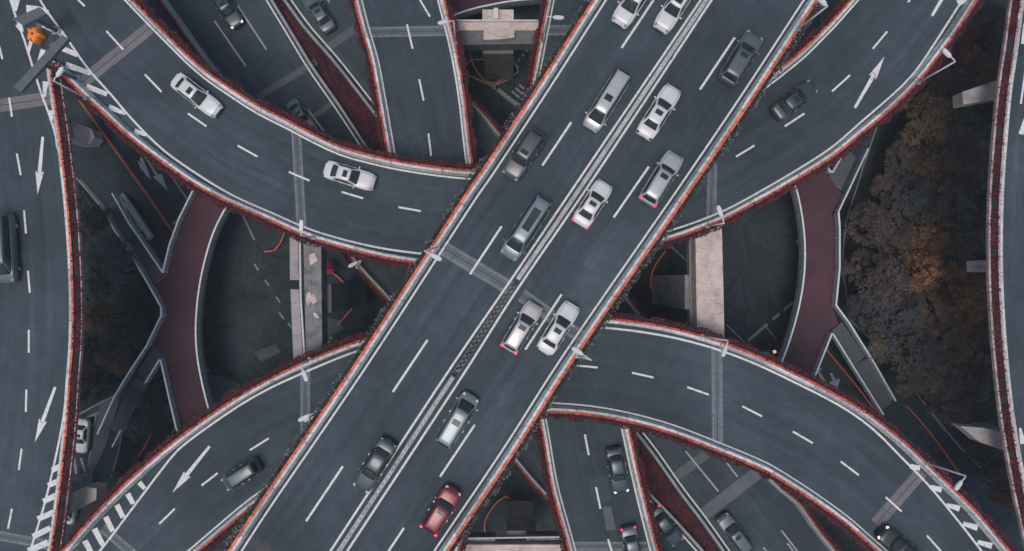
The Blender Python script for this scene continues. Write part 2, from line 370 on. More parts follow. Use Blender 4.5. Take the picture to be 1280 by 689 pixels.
def flat_strip(mb, C, o0, o1, dz=0.0, mi=0):
    N = normals(C)
    for i in range(len(C) - 1):
        a, b = C[i], C[i + 1]; z = Vector((0, 0, dz))
        mb.add([a + N[i] * o0 + z, b + N[i + 1] * o0 + z, b + N[i + 1] * o1 + z, a + N[i] * o1 + z], [(0, 1, 2, 3) if o1 > o0 else (3, 2, 1, 0)], mi)
def leaves_along(mb, C, o0, o1, z0, z1, per_m, size, clump=0.0):
    N = normals(C)
    for i in range(len(C) - 1):
        L = (C[i + 1] - C[i]).length
        for _ in range(int(per_m * L + rng.random())):
            f = rng.random(); p = C[i].lerp(C[i + 1], f) 
            dens = noise.noise(Vector((p.x * 0.9, p.y * 0.9, 3.1)))
            if clump and dens < -0.25 + 0.5 * (clump - 0.5): continue
            q = rng.random() ** 0.8
            off = o0 + (o1 - o0) * q * (1 + 0.35 * dens)
            leaf(mb, p + N[i] * off + Vector((0, 0, z0 + (z1 - z0) * (1 - q * 0.6) * rng.random())), size * rng.uniform(0.6, 1.4))
def leaf(mb, p, s, flat=0.45):
    n = Vector((rng.gauss(0, flat), rng.gauss(0, flat), 1)).normalized()
    a = n.cross(Vector((rng.uniform(-1, 1), rng.uniform(-1, 1), 0.1))).normalized(); b = n.cross(a)
    a *= s * 0.5; b *= s * rng.uniform(0.25, 0.45)
    mb.add([p - a, p + b, p + a * 1.05, p - b], [(0, 1, 2, 3)])

# ------------------------------------------------------------------ elevated roads
PRE = {}
def deck(root, left, right, z, mat, girder=True):
    """left and right are pixel polylines of the deck's two edges, given in the same direction"""
    Lc, Rc = catmull(UP(left, z)), catmull(UP(right, z))
    n = max(len(Lc), len(Rc)); Lc, Rc = resample(Lc, n), resample(Rc, n)
    mb = MB(); s = 0; th = 0.32
    for i in range(n - 1):
        w0, w1 = (Lc[i] - Rc[i]).length, (Lc[i + 1] - Rc[i + 1]).length; ds = ((Lc[i + 1] + Rc[i + 1]) / 2 - (Lc[i] + Rc[i]) / 2).length
        mb.add([Rc[i], Rc[i + 1], Lc[i + 1], Lc[i]], [(0, 1, 2, 3)], 0, [[(w0 / 2, s), (w1 / 2, s + ds), (-w1 / 2, s + ds), (-w0 / 2, s)]]); s += ds
        dn = Vector((0, 0, -th))
        mb.add([Rc[i] + dn, Rc[i + 1] + dn, Lc[i + 1] + dn, Lc[i] + dn], [(3, 2, 1, 0)], 1)
        mb.add([Rc[i], Rc[i + 1], Rc[i + 1] + dn, Rc[i] + dn], [(3, 2, 1, 0)], 1)
        mb.add([Lc[i], Lc[i + 1], Lc[i + 1] + dn, Lc[i] + dn], [(0, 1, 2, 3)], 1)
    dn = Vector((0, 0, -th))
    for i in (0, n - 1): mb.add([Rc[i], Lc[i], Lc[i] + dn, Rc[i] + dn], [(0, 1, 2, 3)], 1)
    mb.build('road_deck', [mat, M['girder']], root)
    if girder:
        g = MB()
        def q(i, f, dz): return Rc[i].lerp(Lc[i], f) + Vector((0, 0, dz))
        pr = [(0.12, -th - 0.003), (0.88, -th - 0.003), (0.78, -1.7), (0.22, -1.7)]
        for i in range(n - 1):
            for k in range(4):
                f0, f1 = pr[k], pr[(k + 1) % 4]
                g.add([q(i, *f0), q(i + 1, *f0), q(i + 1, *f1), q(i, *f1)], [(3, 2, 1, 0)])
        for i in (0, n - 1): g.add([q(i, *p) for p in pr], [(0, 1, 2, 3)])
        g.build('box_girder', M['girder'], root)
    return Lc, Rc

M['red_shaded'] = m_boxes('shade toned low planter', (0.24, 0.055, 0.045), 1.1, 0.06, 0.3)  # planter red darkened to carry the shade under the higher decks
def barrier(root, pts, z, side, style='red', plants=True, pmat='parapet', line=True, line_skip=None, gaps=False, d_line=0.74, foliage_w=0.70):
    """pts: pixel polyline of the planter line at parapet height; side=+1 when the road lies to the left of travel"""
    C0 = catmull(UP(pts, z + 0.85)); C = [Vector((p.x, p.y, z)) for p in C0]; s = side
    mb = MB()
    sweep(mb, C, [(s * 0.12, 0), (s * 0.50, 0), (s * 0.46, 0.12), (s * 0.40, 0.35), (s * 0.385, 0.86), (s * 0.13, 0.86)])
    mb.build('parapet', M[pmat], root)
    if line:
        l = MB(); CC = C if not line_skip else C[line_skip[0]:len(C) - line_skip[1]]
        flat_strip(l, CC, s * d_line, s * (d_line + 0.17), 0.005); l.build('edge_line', M['white'], root)
    if plants:
        tb = MB(); ow = {'orange': 0.42, 'red': 0.42, 'low': 0.42, 'pink': 0.78, 'palepink': 0.80}[style]; lip = {'orange': 0.03, 'red': 0.03, 'low': 0.03, 'pink': 0.10, 'palepink': 0.20}[style]
        sweep(tb, C, [(s * 0.115, 0.50), (s * 0.115, 0.90), (s * -0.10, 0.90), (s * -0.10, 0.76), (s * -ow, 0.74), (s * -ow, 0.86), (s * -(ow + lip), 0.86), (s * -(ow + lip - 0.02), 0.50)],
              mis=[0, 0, 1, 1, 2, 2, 2, 1])
        trough = tb.build('planter_trough', [M['orange'] if style in ('orange', 'pink') else M['pink'] if style == 'palepink' else M['red_shaded'] if style == 'low' else M['red'], M['soil'], M['pink'] if 'pink' in style else M['troughdark']], root)
        fb = MB()
        if style == 'orange':
            leaves_along(fb, C, s * -0.08, s * -0.74, 0.5, 1.12, 26, 0.20, 0.58)
            f = fb.build('planter_foliage', M['leaf_grey'], trough)
        elif 'pink' in style:
            leaves_along(fb, C, s * -0.04, s * (-0.98 if style == 'pink' else -0.88), 0.76, 1.04, 110, 0.20, 0.46)
            f = fb.build('planter_foliage', M['leaf_red'], trough)
        else:
            leaves_along(fb, C, s * -0.02, s * -foliage_w, 0.55, 1.08, 85, 0.20, 0.42)
            f = fb.build('planter_foliage', M['leaf_red'], trough)
    return C

def dash_px(mb, a, b, z, wd=0.17, mi=0, dz=0.006):
    A, B = U(*a, z), U(*b, z); flat_strip(mb, [A, B], -wd / 2, wd / 2, dz, mi)
def quad_px(mb, pts, z, dz=0.006, mi=0):
    P = [p + Vector((0, 0, dz)) for p in UP(pts, z)]; n = len(P)
    ar = sum(P[i].x * P[(i + 1) % n].y - P[(i + 1) % n].x * P[i].y for i in range(n))
    if ar < 0: P = P[::-1]
    mb.add(P, [tuple(range(n))], mi, [[(p.x, p.y) for p in P]])
def arrow_px(root, tail, tip, z, headlen=0.36, hw=0.42, sw=0.13, mat='white'):
    A, B = U(*tail, z), U(*tip, z); d = (B - A); L = d.length; d.normalize(); n = Vector((-d.y, d.x, 0)); zz = Vector((0, 0, 0.006))
    h = B - d * L * headlen; mb = MB()
    mb.add([A - n * sw + zz, h - n * sw * 1.5 + zz, h + n * sw * 1.5 + zz, A + n * sw + zz], [(0, 1, 2, 3)])
    hb = h - d * 0.25
    mb.add([hb - n * hw + zz, B + zz, hb + n * hw + zz, h + zz], [(0, 1, 2, 3)])
    mb.build('arrow_marking', M[mat], root)
def joint_px(root, a, b, z, wd, mat='joint', seam=True):
    A, B = U(*a, z), U(*b, z); mb = MB()
    n = max(2, int((B - A).length)); C = [A.lerp(B, i / n) for i in range(n + 1)]
    flat_strip(mb, C, -wd / 2, wd / 2, 0.003, 0)
    if seam:
        flat_strip(mb, C, -0.045, 0.045, 0.0045, 1)
        if mat == 'joint':
            for o_ in (-0.42, 0.30): flat_strip(mb, C, o_ * wd, (o_ + 0.12) * wd, 0.0042, 2)
    mb.build('expansion_joint', [M[mat], M['joint_dark'], M['joint_pale']], root)
def polyline_mark(mb, pts, z, wd=0.18, dz=0.0055, smooth=True):
    C = catmull(UP(pts, z)) if smooth else UP(pts, z); flat_strip(mb, C, -wd / 2, wd / 2, dz)

# ---- top level: the straight four lane road
main_l = ext([(742, 0), (678, 100), (600, 218), (590, 232), (441, 460), (320, 637), (286, 689)], 260, 260)
main_r = ext([(1021, 0), (943.5, 118.5), (868, 230), (711, 458), (640, 569), (559, 689)], 260, 260)
road = thing('elevated_road', 'straight four lane elevated road crossing over everything diagonally, topmost of the interchange', 'elevated road', 'elevated roads of the interchange')
deck(road, main_l[::-1], main_r[::-1], Z4, M['asphalt'])
barrier(road, main_l[::-1], Z4, -1, 'orange'); barrier(road, main_r[::-1], Z4, +1, 'orange')
med_l = ext([(876, 0), (720, 230), (640, 348), (564, 459), (413, 689)], 260, 260)
med_r = ext([(889.5, 0), (737, 230), (644, 366), (585, 459), (434, 689)], 260, 260)
lm = MB(); polyline_mark(lm, med_l, Z4, 0.2); polyline_mark(lm, med_r, Z4, 0.2); lm.build('median_line', M['white'], road)
lm = MB()
for a, b in [((817, 0), (777, 60)), ((714, 153), (678, 207)), ((627, 283), (587.5, 343)), ((534.5, 425), (491, 490)), ((428.5, 583), (382.7, 651.5)),
             ((918.5, 47), (875, 112)), ((811, 208.5), (767, 272)), ((702, 368), (656.7, 437)), ((593.5, 531), (550, 596)), ((505, 660), (461, 726)), ((1000, -78), (957, -12)), ((335, 722), (290, 790))]:
    dash_px(lm, a, b, Z4, 0.2)
lm.build('lane_marking', M['white'], road)
# median fence: concrete kerb with a perforated white fence, dark anti glare slats in the middle stretch
C_l, C_r = catmull(UP(med_l, Z4)), catmull(UP(med_r, Z4)); n = max(len(C_l), len(C_r)); C_l, C_r = resample(C_l, n), resample(C_r, n)
mid = [(a + b) / 2 for a, b in zip(C_l, C_r)]; mid = catmull(mid[::3], 0.5)
light = [p for p in mid if not (-20.5 * 0 + U(640, 350, Z4).y > p.y > U(640, 466, Z4).y)]
seg_a = [p for p in mid if p.y >= U(640, 352, Z4).y]; seg_b = [p for p in mid if U(640, 352, Z4).y > p.y > U(640, 466, Z4).y]; seg_c = [p for p in mid if p.y <= U(640, 466, Z4).y]
mbar = MB()
for seg in (seg_a, seg_c):
    sweep(mbar, seg, [(-0.23, 0.004), (0.23, 0.004), (0.21, 0.30), (0.14, 0.55), (-0.14, 0.55), (-0.21, 0.30)])
    for i in range(0, len(seg) - 1):
        d = seg[min(i + 1, len(seg) - 1)] - seg[max(0, i - 1)]; p = seg[i]; mbar.box((p.x, p.y, Z4 + 0.70), (0.10, 0.20, 0.30), math.atan2(d.y, d.x))
    for off in (-0.09, 0.09): sweep(mbar, seg, [(off - 0.03, 0.86), (off + 0.03, 0.86), (off + 0.03, 0.92), (off - 0.03, 0.92)])
mbar.build('median_fence', M['median'], road)
ms = MB(); sweep(ms, seg_b, [(-0.26, 0.004), (0.26, 0.004), (0.24, 0.12), (-0.24, 0.12)], 1)
for i in range(len(seg_b) - 1):
    d = (seg_b[i + 1] - seg_b[i]).normalized(); n_ = Vector((-d.y, d.x, 0))
    for f, o_ in ((0.0, 0.10), (0.5, -0.10)):
        p = seg_b[i].lerp(seg_b[i + 1], f) + n_ * o_; ms.box((p.x, p.y, Z4 + 0.5), (0.08, 0.19, 0.76), math.atan2(d.y, d.x) + 0.6)
ms.build('anti_glare_slats', [M['black'], M['cap_grey']], road)
joint_px(road, (552, 309), (640, 362), Z4, 1.35); joint_px(road, (652, 369), (731, 425), Z4, 1.25)
joint_px(road, (292, 665), (352, 700), Z4, 0.9, 'joint_dark', False)

# ---- third level: two curved ramps and the two side roads
A_up = ext([(166, 0), (191, 26), (212, 47), (233, 68), (257.5, 89), (282, 106), (320, 130.5), (360, 151), (390, 167), (424.5, 183), (459, 193), (500, 202), (553.5, 210), (593.5, 213.5), (680, 214), (780, 197), (880, 151), (962.5, 95), (983.5, 78.5), (1006, 60), (1025, 41), (1044.5, 21), (1063, 0)], 260, 260)
A_lo_bar = [(63, 79), (83.6, 99), (108, 122.6), (132, 144), (150, 161.5), (177.5, 184), (205, 204.5), (226, 219.5), (250.5, 235), (289, 254.5), (320, 268), (340, 277), (363, 287.5), (392, 299), (423.6, 308), (462, 318), (500, 325.5), (560, 333), (640, 337), (730, 329), (780, 318), (824.5, 303.5), (857.5, 293), (882, 283.5), (906, 274), (940, 256), (958.4, 246), (993, 226), (1040, 196.5), (1077, 167), (1115, 135), (1147, 103), (1177, 65), (1200, 33), (1220, 2)]
A_lo_bar = A_lo_bar[:-1] + ext(A_lo_bar[-2:], 0, 260)[1:]
seam = ext([(31, 0), (50, 45), (62, 79)], 260, 0)
A_lo = seam[:-1] + A_lo_bar
ra = thing('elevated_road', 'curved two lane ramp sagging across the upper half, passing under the straight diagonal road', 'elevated road', 'elevated roads of the interchange')
deck(ra, A_up, A_lo, Z3, M['asphalt'])
barrier(ra, A_up, Z3, -1, 'red', d_line=0.60)
barrier(ra, A_lo_bar, Z3, +1, 'red', line=False)
lm = MB()
Aline = [(-10, -160), (26, -60), (50, 0), (80, 43), (111, 87), (139, 118.5), (157, 140), (181, 166), (207, 190), (240, 213.5), (289, 243.5), (340, 266.5), (392, 288.5), (462, 307.5), (525, 317), (640, 326), (730, 318), (824.5, 292), (857.5, 282), (906, 263), (958, 235), (993, 214.5), (1040, 184), (1077, 152), (1105, 128), (1127, 108), (1142, 92), (1160, 67), (1180, 36), (1203, 0), (1240, -60), (1330, -210)]
polyline_mark(lm, Aline, Z3, 0.2)
for a, b in [((97, -1), (106, 8)), ((133, 39), (154, 62)), ((181, 93), (202, 115)), ((235, 142), (258, 158)), ((297, 182), (322, 196)), ((361, 215), (387, 226)), ((427, 240), (454, 248)), ((498, 259), (526, 264)),
             ((920, 196), (943, 182)), ((981, 158), (1005.5, 142)), ((1040, 114.5), (1062.5, 94)), ((1091, 61), (1109, 39.5)), ((1135, 3), (1150, -20)), ((60, -48), (78, -24))]:
    dash_px(lm, a, b, Z3, 0.19)
lm.build('lane_marking', M['white'], ra)
hm = MB()
def stroke(mb, a, b, w0, w1, z): 
    A, B = U(*a, z), U(*b, z); d = (B - A).normalized(); n = Vector((-d.y, d.x, 0)); zz = Vector((0, 0, 0.0065))
    mb.add([A - n * w0 / 2 + zz, B - n * w1 / 2 + zz, B + n * w1 / 2 + zz, A + n * w0 / 2 + zz], [(0, 1, 2, 3)])
for a, b, w0, w1 in [((53, 31), (79, 43), 0.5, 0.55), ((77, 60), (97, 69), 0.55, 0.45), ((82, 81), (114, 92), 0.6, 0.45), ((108, 108), (134, 118), 0.55, 0.45), ((136, 134), (157, 142), 0.55, 0.35), ((168, 164), (184, 169), 0.55, 0.3), ((33, 12), (47, 11), 0.9, 0.5), ((46, 10), (60, 16), 0.4, 0.5), ((1197, 4), (1212, -3), 0.7, 0.4)]:
    stroke(hm, a, b, w0, w1, Z3)
hm.build('hatch_marking', M['white'], ra)
arrow_px(ra, (1068.5, 135), (1105.5, 71), Z3)
arrow_px(ra, (1165, 20), (1200, -40), Z3)
joint_px(ra, (99, 106), (187, 35), Z3, 1.25, 'joint_pink'); joint_px(ra, (370, 164), (377, 284), Z3, 1.0); joint_px(ra, (890.5, 206), (889, 276), Z3, 1.0)

C_edge = [(62, 79), (66, 110), (70, 138), (75, 173), (79.5, 210), (84, 250), (88, 300), (90.5, 350), (91.3, 400), (90, 440), (87.5, 470), (83, 535), (75, 609), (68.5, 659), (64, 689)]
C_edge = C_edge[:-1] + ext(C_edge[-2:], 0, 260)[1:]
c_r = seam[:-1] + C_edge; c_l = [(-95, -260), (-75, 0), (-52, 200), (-45, 400), (-60, 600), (-85, 760), (-105, 950)]
rc = thing('elevated_road', 'elevated road running down the left border with white arrows and a hatched gore', 'elevated road', 'elevated roads of the interchange')
deck(rc, c_r, c_l, Z3, M['asphalt'])
barrier(rc, C_edge, Z3, -1, 'pink', line=False)
lm = MB()
polyline_mark(lm, [(-60, -230), (13, 0), (20, 22), (31, 52), (41, 84), (52, 118), (61, 142), (71, 175), (76.5, 211), (81, 250), (84.8, 300), (87.3, 350), (88, 400), (87, 440), (84.5, 470), (79.5, 520), (68, 579), (55, 632.5), (42, 675), (20, 750), (-30, 920)], Z3, 0.2)
for a, b in [((11.3, 122), (15, 146)), ((21, 192), (26, 219)), ((30, 263), (32.5, 292)), ((35, 338.5), (37.2, 366)), ((36, 412.6), (36, 441)), ((33, 487), (32.3, 515)), ((27, 561), (23.5, 587.5)), ((15, 636), (10, 661)), ((-1, 58), (3, 74)), ((-14, -10), (-8, 14))]:
    dash_px(lm, a, b, Z3, 0.19)
lm.build('lane_marking', M['white'], rc)
hm = MB()
for a, b, w0, w1 in [((65, 588), (77, 582), 0.5, 0.55), ((60, 607), (74, 601), 0.5, 0.55), ((54, 627), (71, 619), 0.55, 0.55), ((47, 649), (68, 640), 0.55, 0.55), ((41, 671), (63, 660), 0.55, 0.55), ((35, 689), (60, 678), 0.6, 0.6), ((27, 712), (57, 700), 0.6, 0.6),
                     ((55.5, 121), (57, 102), 0.25, 0.6), ((64, 152), (63.5, 138), 0.25, 0.6), ((71, 186), (71, 172), 0.1, 0.35), ((48, 83), (54, 62), 0.5, 0.5), ((35, 66), (40, 48), 0.3, 0.4), ((28, 40), (23, 30), 0.3, 0.7), ((19, 14), (19, 0), 0.3, 0.95)]:
    stroke(hm, a, b, w0, w1, Z3)
hm.build('hatch_marking', M['white'], rc)
arrow_px(rc, (53.5, 171), (47, 243), Z3); arrow_px(rc, (69, 484), (43.5, 553), Z3)
joint_px(rc, (-52, 140), (67, 122), Z3, 1.3, 'joint_pink'); joint_px(rc, (-64, 658), (60, 681), Z3, 1.0)

B_up = [(-95, 860), (20, 738), (60, 703), (83, 684), (100, 664), (147, 614), (200, 566), (257, 523), (304, 492), (340, 472), (375, 455.5), (410, 440.5), (453, 425), (500, 412), (560, 401), (640, 394), (700, 393.5), (757, 398), (823, 407), (873.6, 419), (923.6, 435.5), (960, 451), (991, 466), (1033, 487), (1064.5, 504.5), (1089, 519.5), (1108, 534), (1137.5, 559), (1160, 580.5), (1189.6, 609), (1220, 639), (1257, 682.5)]
B_up = B_up[:-1] + ext(B_up[-2:], 0, 260)[1:]
B_lo = ext([(248.5, 689), (283.6, 659), (313.5, 634.5), (360, 604), (420, 574), (500, 545), (560, 528), (620, 518), (682, 515), (740, 519), (787, 527.5), (840, 542), (900, 565), (929.6, 577), (961, 591), (987, 606.5), (1017, 626), (1060, 657), (1093, 686)], 260, 260)
rb = thing('elevated_road', 'curved two lane ramp arching across the lower half, passing under the straight diagonal road', 'elevated road', 'elevated roads of the interchange')
deck(rb, B_up, B_lo, Z3, M['asphalt'])
barrier(rb, B_up, Z3, -1, 'red', line=False); barrier(rb, B_lo, Z3, +1, 'red', d_line=0.60)
lm = MB()
polyline_mark(lm, [(-40, 880), (60, 760), (127, 686), (160, 643), (200, 590), (222, 563), (247, 543), (304, 504), (340, 484), (375, 468), (410, 453), (453, 437), (560, 413), (640, 406), (757, 410), (823, 418.5), (873.6, 430), (923.6, 446.5), (960, 462), (991, 477), (1033, 498), (1064, 516), (1093.5, 538.5), (1127, 572), (1160, 606), (1193.5, 646), (1227, 689), (1300, 790), (1380, 900)], Z3, 0.2)
for a, b in [((721, 457), (747, 459.5)), ((790, 466), (817, 472)), ((859, 484), (886, 493.5)), ((928, 508), (952.5, 520.5)), ((991, 539.5), (1016, 554)), ((1051, 577), (1073.5, 594)), ((1107, 621.5), (1127, 639.5)), ((1158.5, 669.5), (1176, 689)),
             ((312, 563), (336, 548)), ((252, 607), (272, 591.5)), ((199, 655), (218.5, 636)), ((1205, 722), (1222, 742)), ((150, 708), (168, 689)), ((380, 527), (402, 517))]:
    dash_px(lm, a, b, Z3, 0.19)
lm.build('lane_marking', M['white'], rb)
hm = MB()
for a, b, w0, w1 in [((1138, 583), (1150, 585.5), 0.5, 0.45), ((1163, 609), (1177, 612.5), 0.45, 0.55), ((1183, 631), (1199.6, 636), 0.35, 0.6), ((1204, 654.5), (1222, 660), 0.4, 0.6), ((1222, 677.6), (1240, 682.6), 0.4, 0.6), ((1240, 700), (1260, 706), 0.5, 0.6),
                     ((174, 603), (181, 611), 0.5, 0.4), ((159.5, 617), (166.5, 630), 0.55, 0.45), ((146, 631), (154, 647), 0.55, 0.5), ((132, 646), (141, 664), 0.55, 0.5), ((118, 661), (129, 682), 0.6, 0.5), ((106, 676), (114, 691), 0.6, 0.5), ((93, 690), (103, 708), 0.6, 0.5)]:
    stroke(hm, a, b, w0, w1, Z3)
hm.build('hatch_marking', M['white'], rb)
arrow_px(rb, (262, 558), (215.5, 616), Z3)
joint_px(rb, (381.5, 458), (381.5, 560), Z3, 1.0); joint_px(rb, (896, 432), (897, 556), Z3, 1.1); joint_px(rb, (1152, 590), (1095, 655), Z3, 1.25, 'joint_pink'); joint_px(rb, (128, 660), (175, 700), Z3, 1.0)

R_edge = ext([(1276, 0), (1268, 60), (1260, 115), (1254, 180), (1250, 240), (1248.5, 300), (1249, 345), (1251.5, 400), (1255.5, 450), (1262, 510), (1269, 555), (1279, 610), (1290, 660)], 260, 300)
rr = thing('elevated_road', 'elevated road just entering along the right border with pale pink planter boxes', 'elevated road', 'elevated roads of the interchange')
r_out = [(1440, -260), (1410, 0), (1388, 200), (1386, 400), (1402, 600), (1430, 760), (1470, 960)]
deck(rr, r_out, R_edge, Z3, M['asphalt'])
barrier(rr, R_edge, Z3, +1, 'palepink', line=False)
lm = MB(); stroke(lm, (1278, 55), (1283, 30), 0.3, 0.6, Z3); stroke(lm, (1276, 168), (1284, 140), 0.5, 0.2, Z3); stroke(lm, (1279, 555), (1275, 535), 0.6, 0.2, Z3); polyline_mark(lm, [(1310, -60), (1296, 0), (1286, 60), (1276, 130)], Z3, 0.2); lm.build('lane_marking', M['white'], rr)

# ---- second level: steep viaduct and the two stubs of its sister road
L2l = ext([(443, 0), (452, 35), (463, 73), (471.5, 118), (485, 195), (497, 252), (545, 335), (615, 405), (660, 470), (675, 526), (690, 610), (708, 676)], 260, 260)
L2r = ext([(555, 0), (563.6, 33), (572, 70), (580, 118), (590.5, 205), (602, 255), (645, 325), (715, 390), (770, 460), (786, 535), (797.5, 589), (811.5, 648), (822, 689)], 260, 260)
r2 = thing('elevated_road', 'narrow two lane viaduct running from top to bottom beneath both curved ramps', 'elevated road', 'elevated roads of the interchange')
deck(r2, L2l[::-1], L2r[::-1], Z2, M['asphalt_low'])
barrier(r2, L2l[::-1], Z2, -1, 'red', foliage_w=0.7, d_line=0.55); barrier(r2, L2r[::-1], Z2, +1, 'red', foliage_w=0.7, d_line=0.55)
lm = MB()
for a, b in [((525, 0), (537.5, 21)), ((508.7, 30.5), (515.7, 61)), ((524, 99), (529.5, 126)), ((535.5, 167), (539, 195)), ((731, 543), (736, 569)), ((745, 609), (750.5, 636)), ((760, 674), (768, 700))]:
    dash_px(lm, a, b, Z2, 0.2)
lm.build('lane_marking', M['white'], r2)
joint_px(r2, (457, 40.5), (560, 38.5), Z2, 1.15); joint_px(r2, (709, 683), (820, 683), Z2, 1.0)
pm = MB(); quad_px(pm, [(753.5, 634), (764, 633), (770, 662), (758, 664)], Z2, 0.004); pm.build('deck_patch', M['patch'], r2)  # flat pale quad put in for the motion ghost of a truck

D2l = ext([(684.5, 0), (673, 60), (664, 106), (656, 150), (650, 200)], 260, 0); D2r = ext([(800, 0), (788, 60), (772, 106), (752, 150), (730, 200)], 260, 0)
rd = thing('elevated_road', 'narrow viaduct slipping under the straight road at the top, beside the pale crossbeam', 'elevated road', 'elevated roads of the interchange')
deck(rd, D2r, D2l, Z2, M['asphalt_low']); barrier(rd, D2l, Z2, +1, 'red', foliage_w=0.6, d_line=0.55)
joint_px(rd, (680, 38), (790, 38), Z2, 1.15)
E2r = ext([(636, 500), (618, 560), (596, 620), (580, 664), (573, 689)], 0, 260); E2l = ext([(540, 500), (512, 560), (488, 620), (472, 664), (464, 689)], 0, 260)
re_ = thing('elevated_road', 'narrow viaduct coming out from under the straight road at the bottom edge', 'elevated road', 'elevated roads of the interchange')
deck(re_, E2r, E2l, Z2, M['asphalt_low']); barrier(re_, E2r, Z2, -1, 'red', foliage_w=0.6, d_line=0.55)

# ---- first level: two diverging carriageways
L1l = ext([(200, 0), (216, 22), (233, 46.5), (250, 70), (268, 93), (330, 180), (390, 258), (446, 333), (485, 376), (560, 478), (645, 579), (664, 602), (689, 629), (740, 692)], 260, 260)
ML = ext([(342.6, 0), (369, 43.5), (388, 75), (405, 100), (421, 122.6), (442, 154), (464, 187), (560, 310), (640, 412), (740, 530), (812, 613), (849.7, 652.6), (881, 687.5)], 260, 260)
MR = ext([(352, 0), (377.5, 35), (410.6, 73), (430, 97), (447, 119), (468, 146), (560, 260), (640, 350), (720, 450), (792, 541), (814, 569), (849.7, 619.5), (877.5, 656), (900, 687.5)], 260, 260)
L1r = ext([(450, 0), (480, 40), (530, 62), (560, 94), (600, 136), (623.6, 164.5), (700, 265), (784, 371), (803, 394), (880, 495), (970, 603), (1001, 630), (1022, 659.5), (1045, 688)], 260, 260)
r1a = thing('elevated_road', 'lower carriageway at upper left carrying cars down right beneath the curved ramp, left of the dark red strip', 'elevated road', 'elevated roads of the interchange')
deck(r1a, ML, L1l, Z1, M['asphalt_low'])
barrier(r1a, L1l, Z1, +1, 'low', pmat='parapet_shaded', foliage_w=0.45, line=False); barrier(r1a, ML, Z1, -1, 'red', pmat='parapet_shaded', plants=False, d_line=0.75)
r1b = thing('elevated_road', 'lower carriageway at lower right with long lane dashes, right of the dark red strip', 'elevated road', 'elevated roads of the interchange')
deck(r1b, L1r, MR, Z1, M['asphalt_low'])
barrier(r1b, MR, Z1, +1, 'red', pmat='parapet_shaded', plants=False, d_line=0.75); barrier(r1b, L1r, Z1, -1, 'low', pmat='parapet_shaded', foliage_w=0.45, line=False)
lm = MB()
for a, b in [((268, 26), (307.5, 83)), ((297, 7), (333, 62)), ((385, 137), (406, 166)), ((262, -45), (290, -4))]: dash_px(lm, a, b, Z1, 0.2)
lm.build('lane_marking', M['white_dim'], r1a)
lm = MB()
for a, b in [((857, 564), (898, 614.5)), ((901, 569), (922, 596)), ((976.6, 663), (999, 692)), ((954, 684), (980, 718)), ((984, 679), (1000, 700)), ((407, -4), (412, 3))]: dash_px(lm, a, b, Z1, 0.2)
lm.build('lane_marking', M['white_dim'], r1b)
joint_px(r1a, (322, 122), (395, 77), Z1, 0.8, 'patch', False); joint_px(r1b, (405, 63), (447, 34), Z1, 0.9, 'patch', False)
joint_px(r1b, (880, 643), (952, 587), Z1, 1.5, 'joint', False); joint_px(r1b, (840, 600), (885, 566), Z1, 1.1, 'patch', False); joint_px(r1a, (392, 146), (417, 128), Z1, 0.6, 'patch', False)

# repairs, sealed cracks and drain gratings
M['tar'] = m_flat('crack sealing tar', (0.022, 0.026, 0.029), 0.6); M['patch_dark'] = m_flat('dark asphalt patch', (0.042, 0.061, 0.073), 0.85, 0, 0.25, 2); M['patch_pale'] = m_flat('pale asphalt patch', (0.056, 0.080, 0.095), 0.85, 0, 0.25, 2)
def repair(root, quads, z, mat):
    for q in quads:
        mb = MB(); quad_px(mb, q, z, 0.0022); mb.build('deck_patch', M[mat], root)
def along(a, b, w, o0=0.0):
    A, B = Vector((*a, 0)), Vector((*b, 0)); d = (B - A).normalized(); n = Vector((-d.y, d.x, 0)); return [tuple((A + n * o0).xy), tuple((B + n * o0).xy), tuple((B + n * (o0 + w)).xy), tuple((A + n * (o0 + w)).xy)]
repair(r2, [along((500, 70), (506, 100), 22), along((735, 600), (741, 630), -24)], Z2, 'patch_dark')
cr_ = random.Random(5)
def crack(root, a, b, z, nseg=9, amp=3.0):
    A, B = Vector((*a, 0)), Vector((*b, 0)); d = B - A; n = Vector((-d.y, d.x, 0)).normalized(); pts = [tuple((A + d * (i / nseg) + n * cr_.uniform(-amp, amp)).xy) for i in range(nseg + 1)]
    mb = MB(); C = UP(pts, z); flat_strip(mb, C, -0.025, 0.025, 0.0068); mb.build('sealed_crack', M['tar'], root)
for r_, z_, L_ in ((road, Z4, [((590, 300), (540, 352)), ((480, 420), (450, 500)), ((730, 330), (690, 352)), ((850, 60), (800, 120)), ((700, 250), (660, 300)), ((420, 560), (405, 620)), ((610, 480), (575, 500))]), (ra, Z3, [((210, 150), (290, 215)), ((400, 250), (480, 275)), ((960, 165), (1000, 172)), ((1080, 60), (1100, 110))]),
                   (rb, Z3, [((770, 440), (850, 452)), ((930, 480), (1010, 520)), ((760, 500), (840, 515)), ((330, 520), (290, 560)), ((1080, 610), (1130, 660))]), (rc, Z3, [((50, 260), (60, 340)), ((20, 440), (12, 520)), ((55, 380), (48, 460))]), (r2, Z2, [((480, 60), (500, 150)), ((545, 60), (560, 150)), ((720, 570), (740, 680))]), (r1a, Z1, [((240, 30), (300, 110)), ((350, 60), (390, 120))])):
    for a, b in L_: crack(r_, a, b, z_)

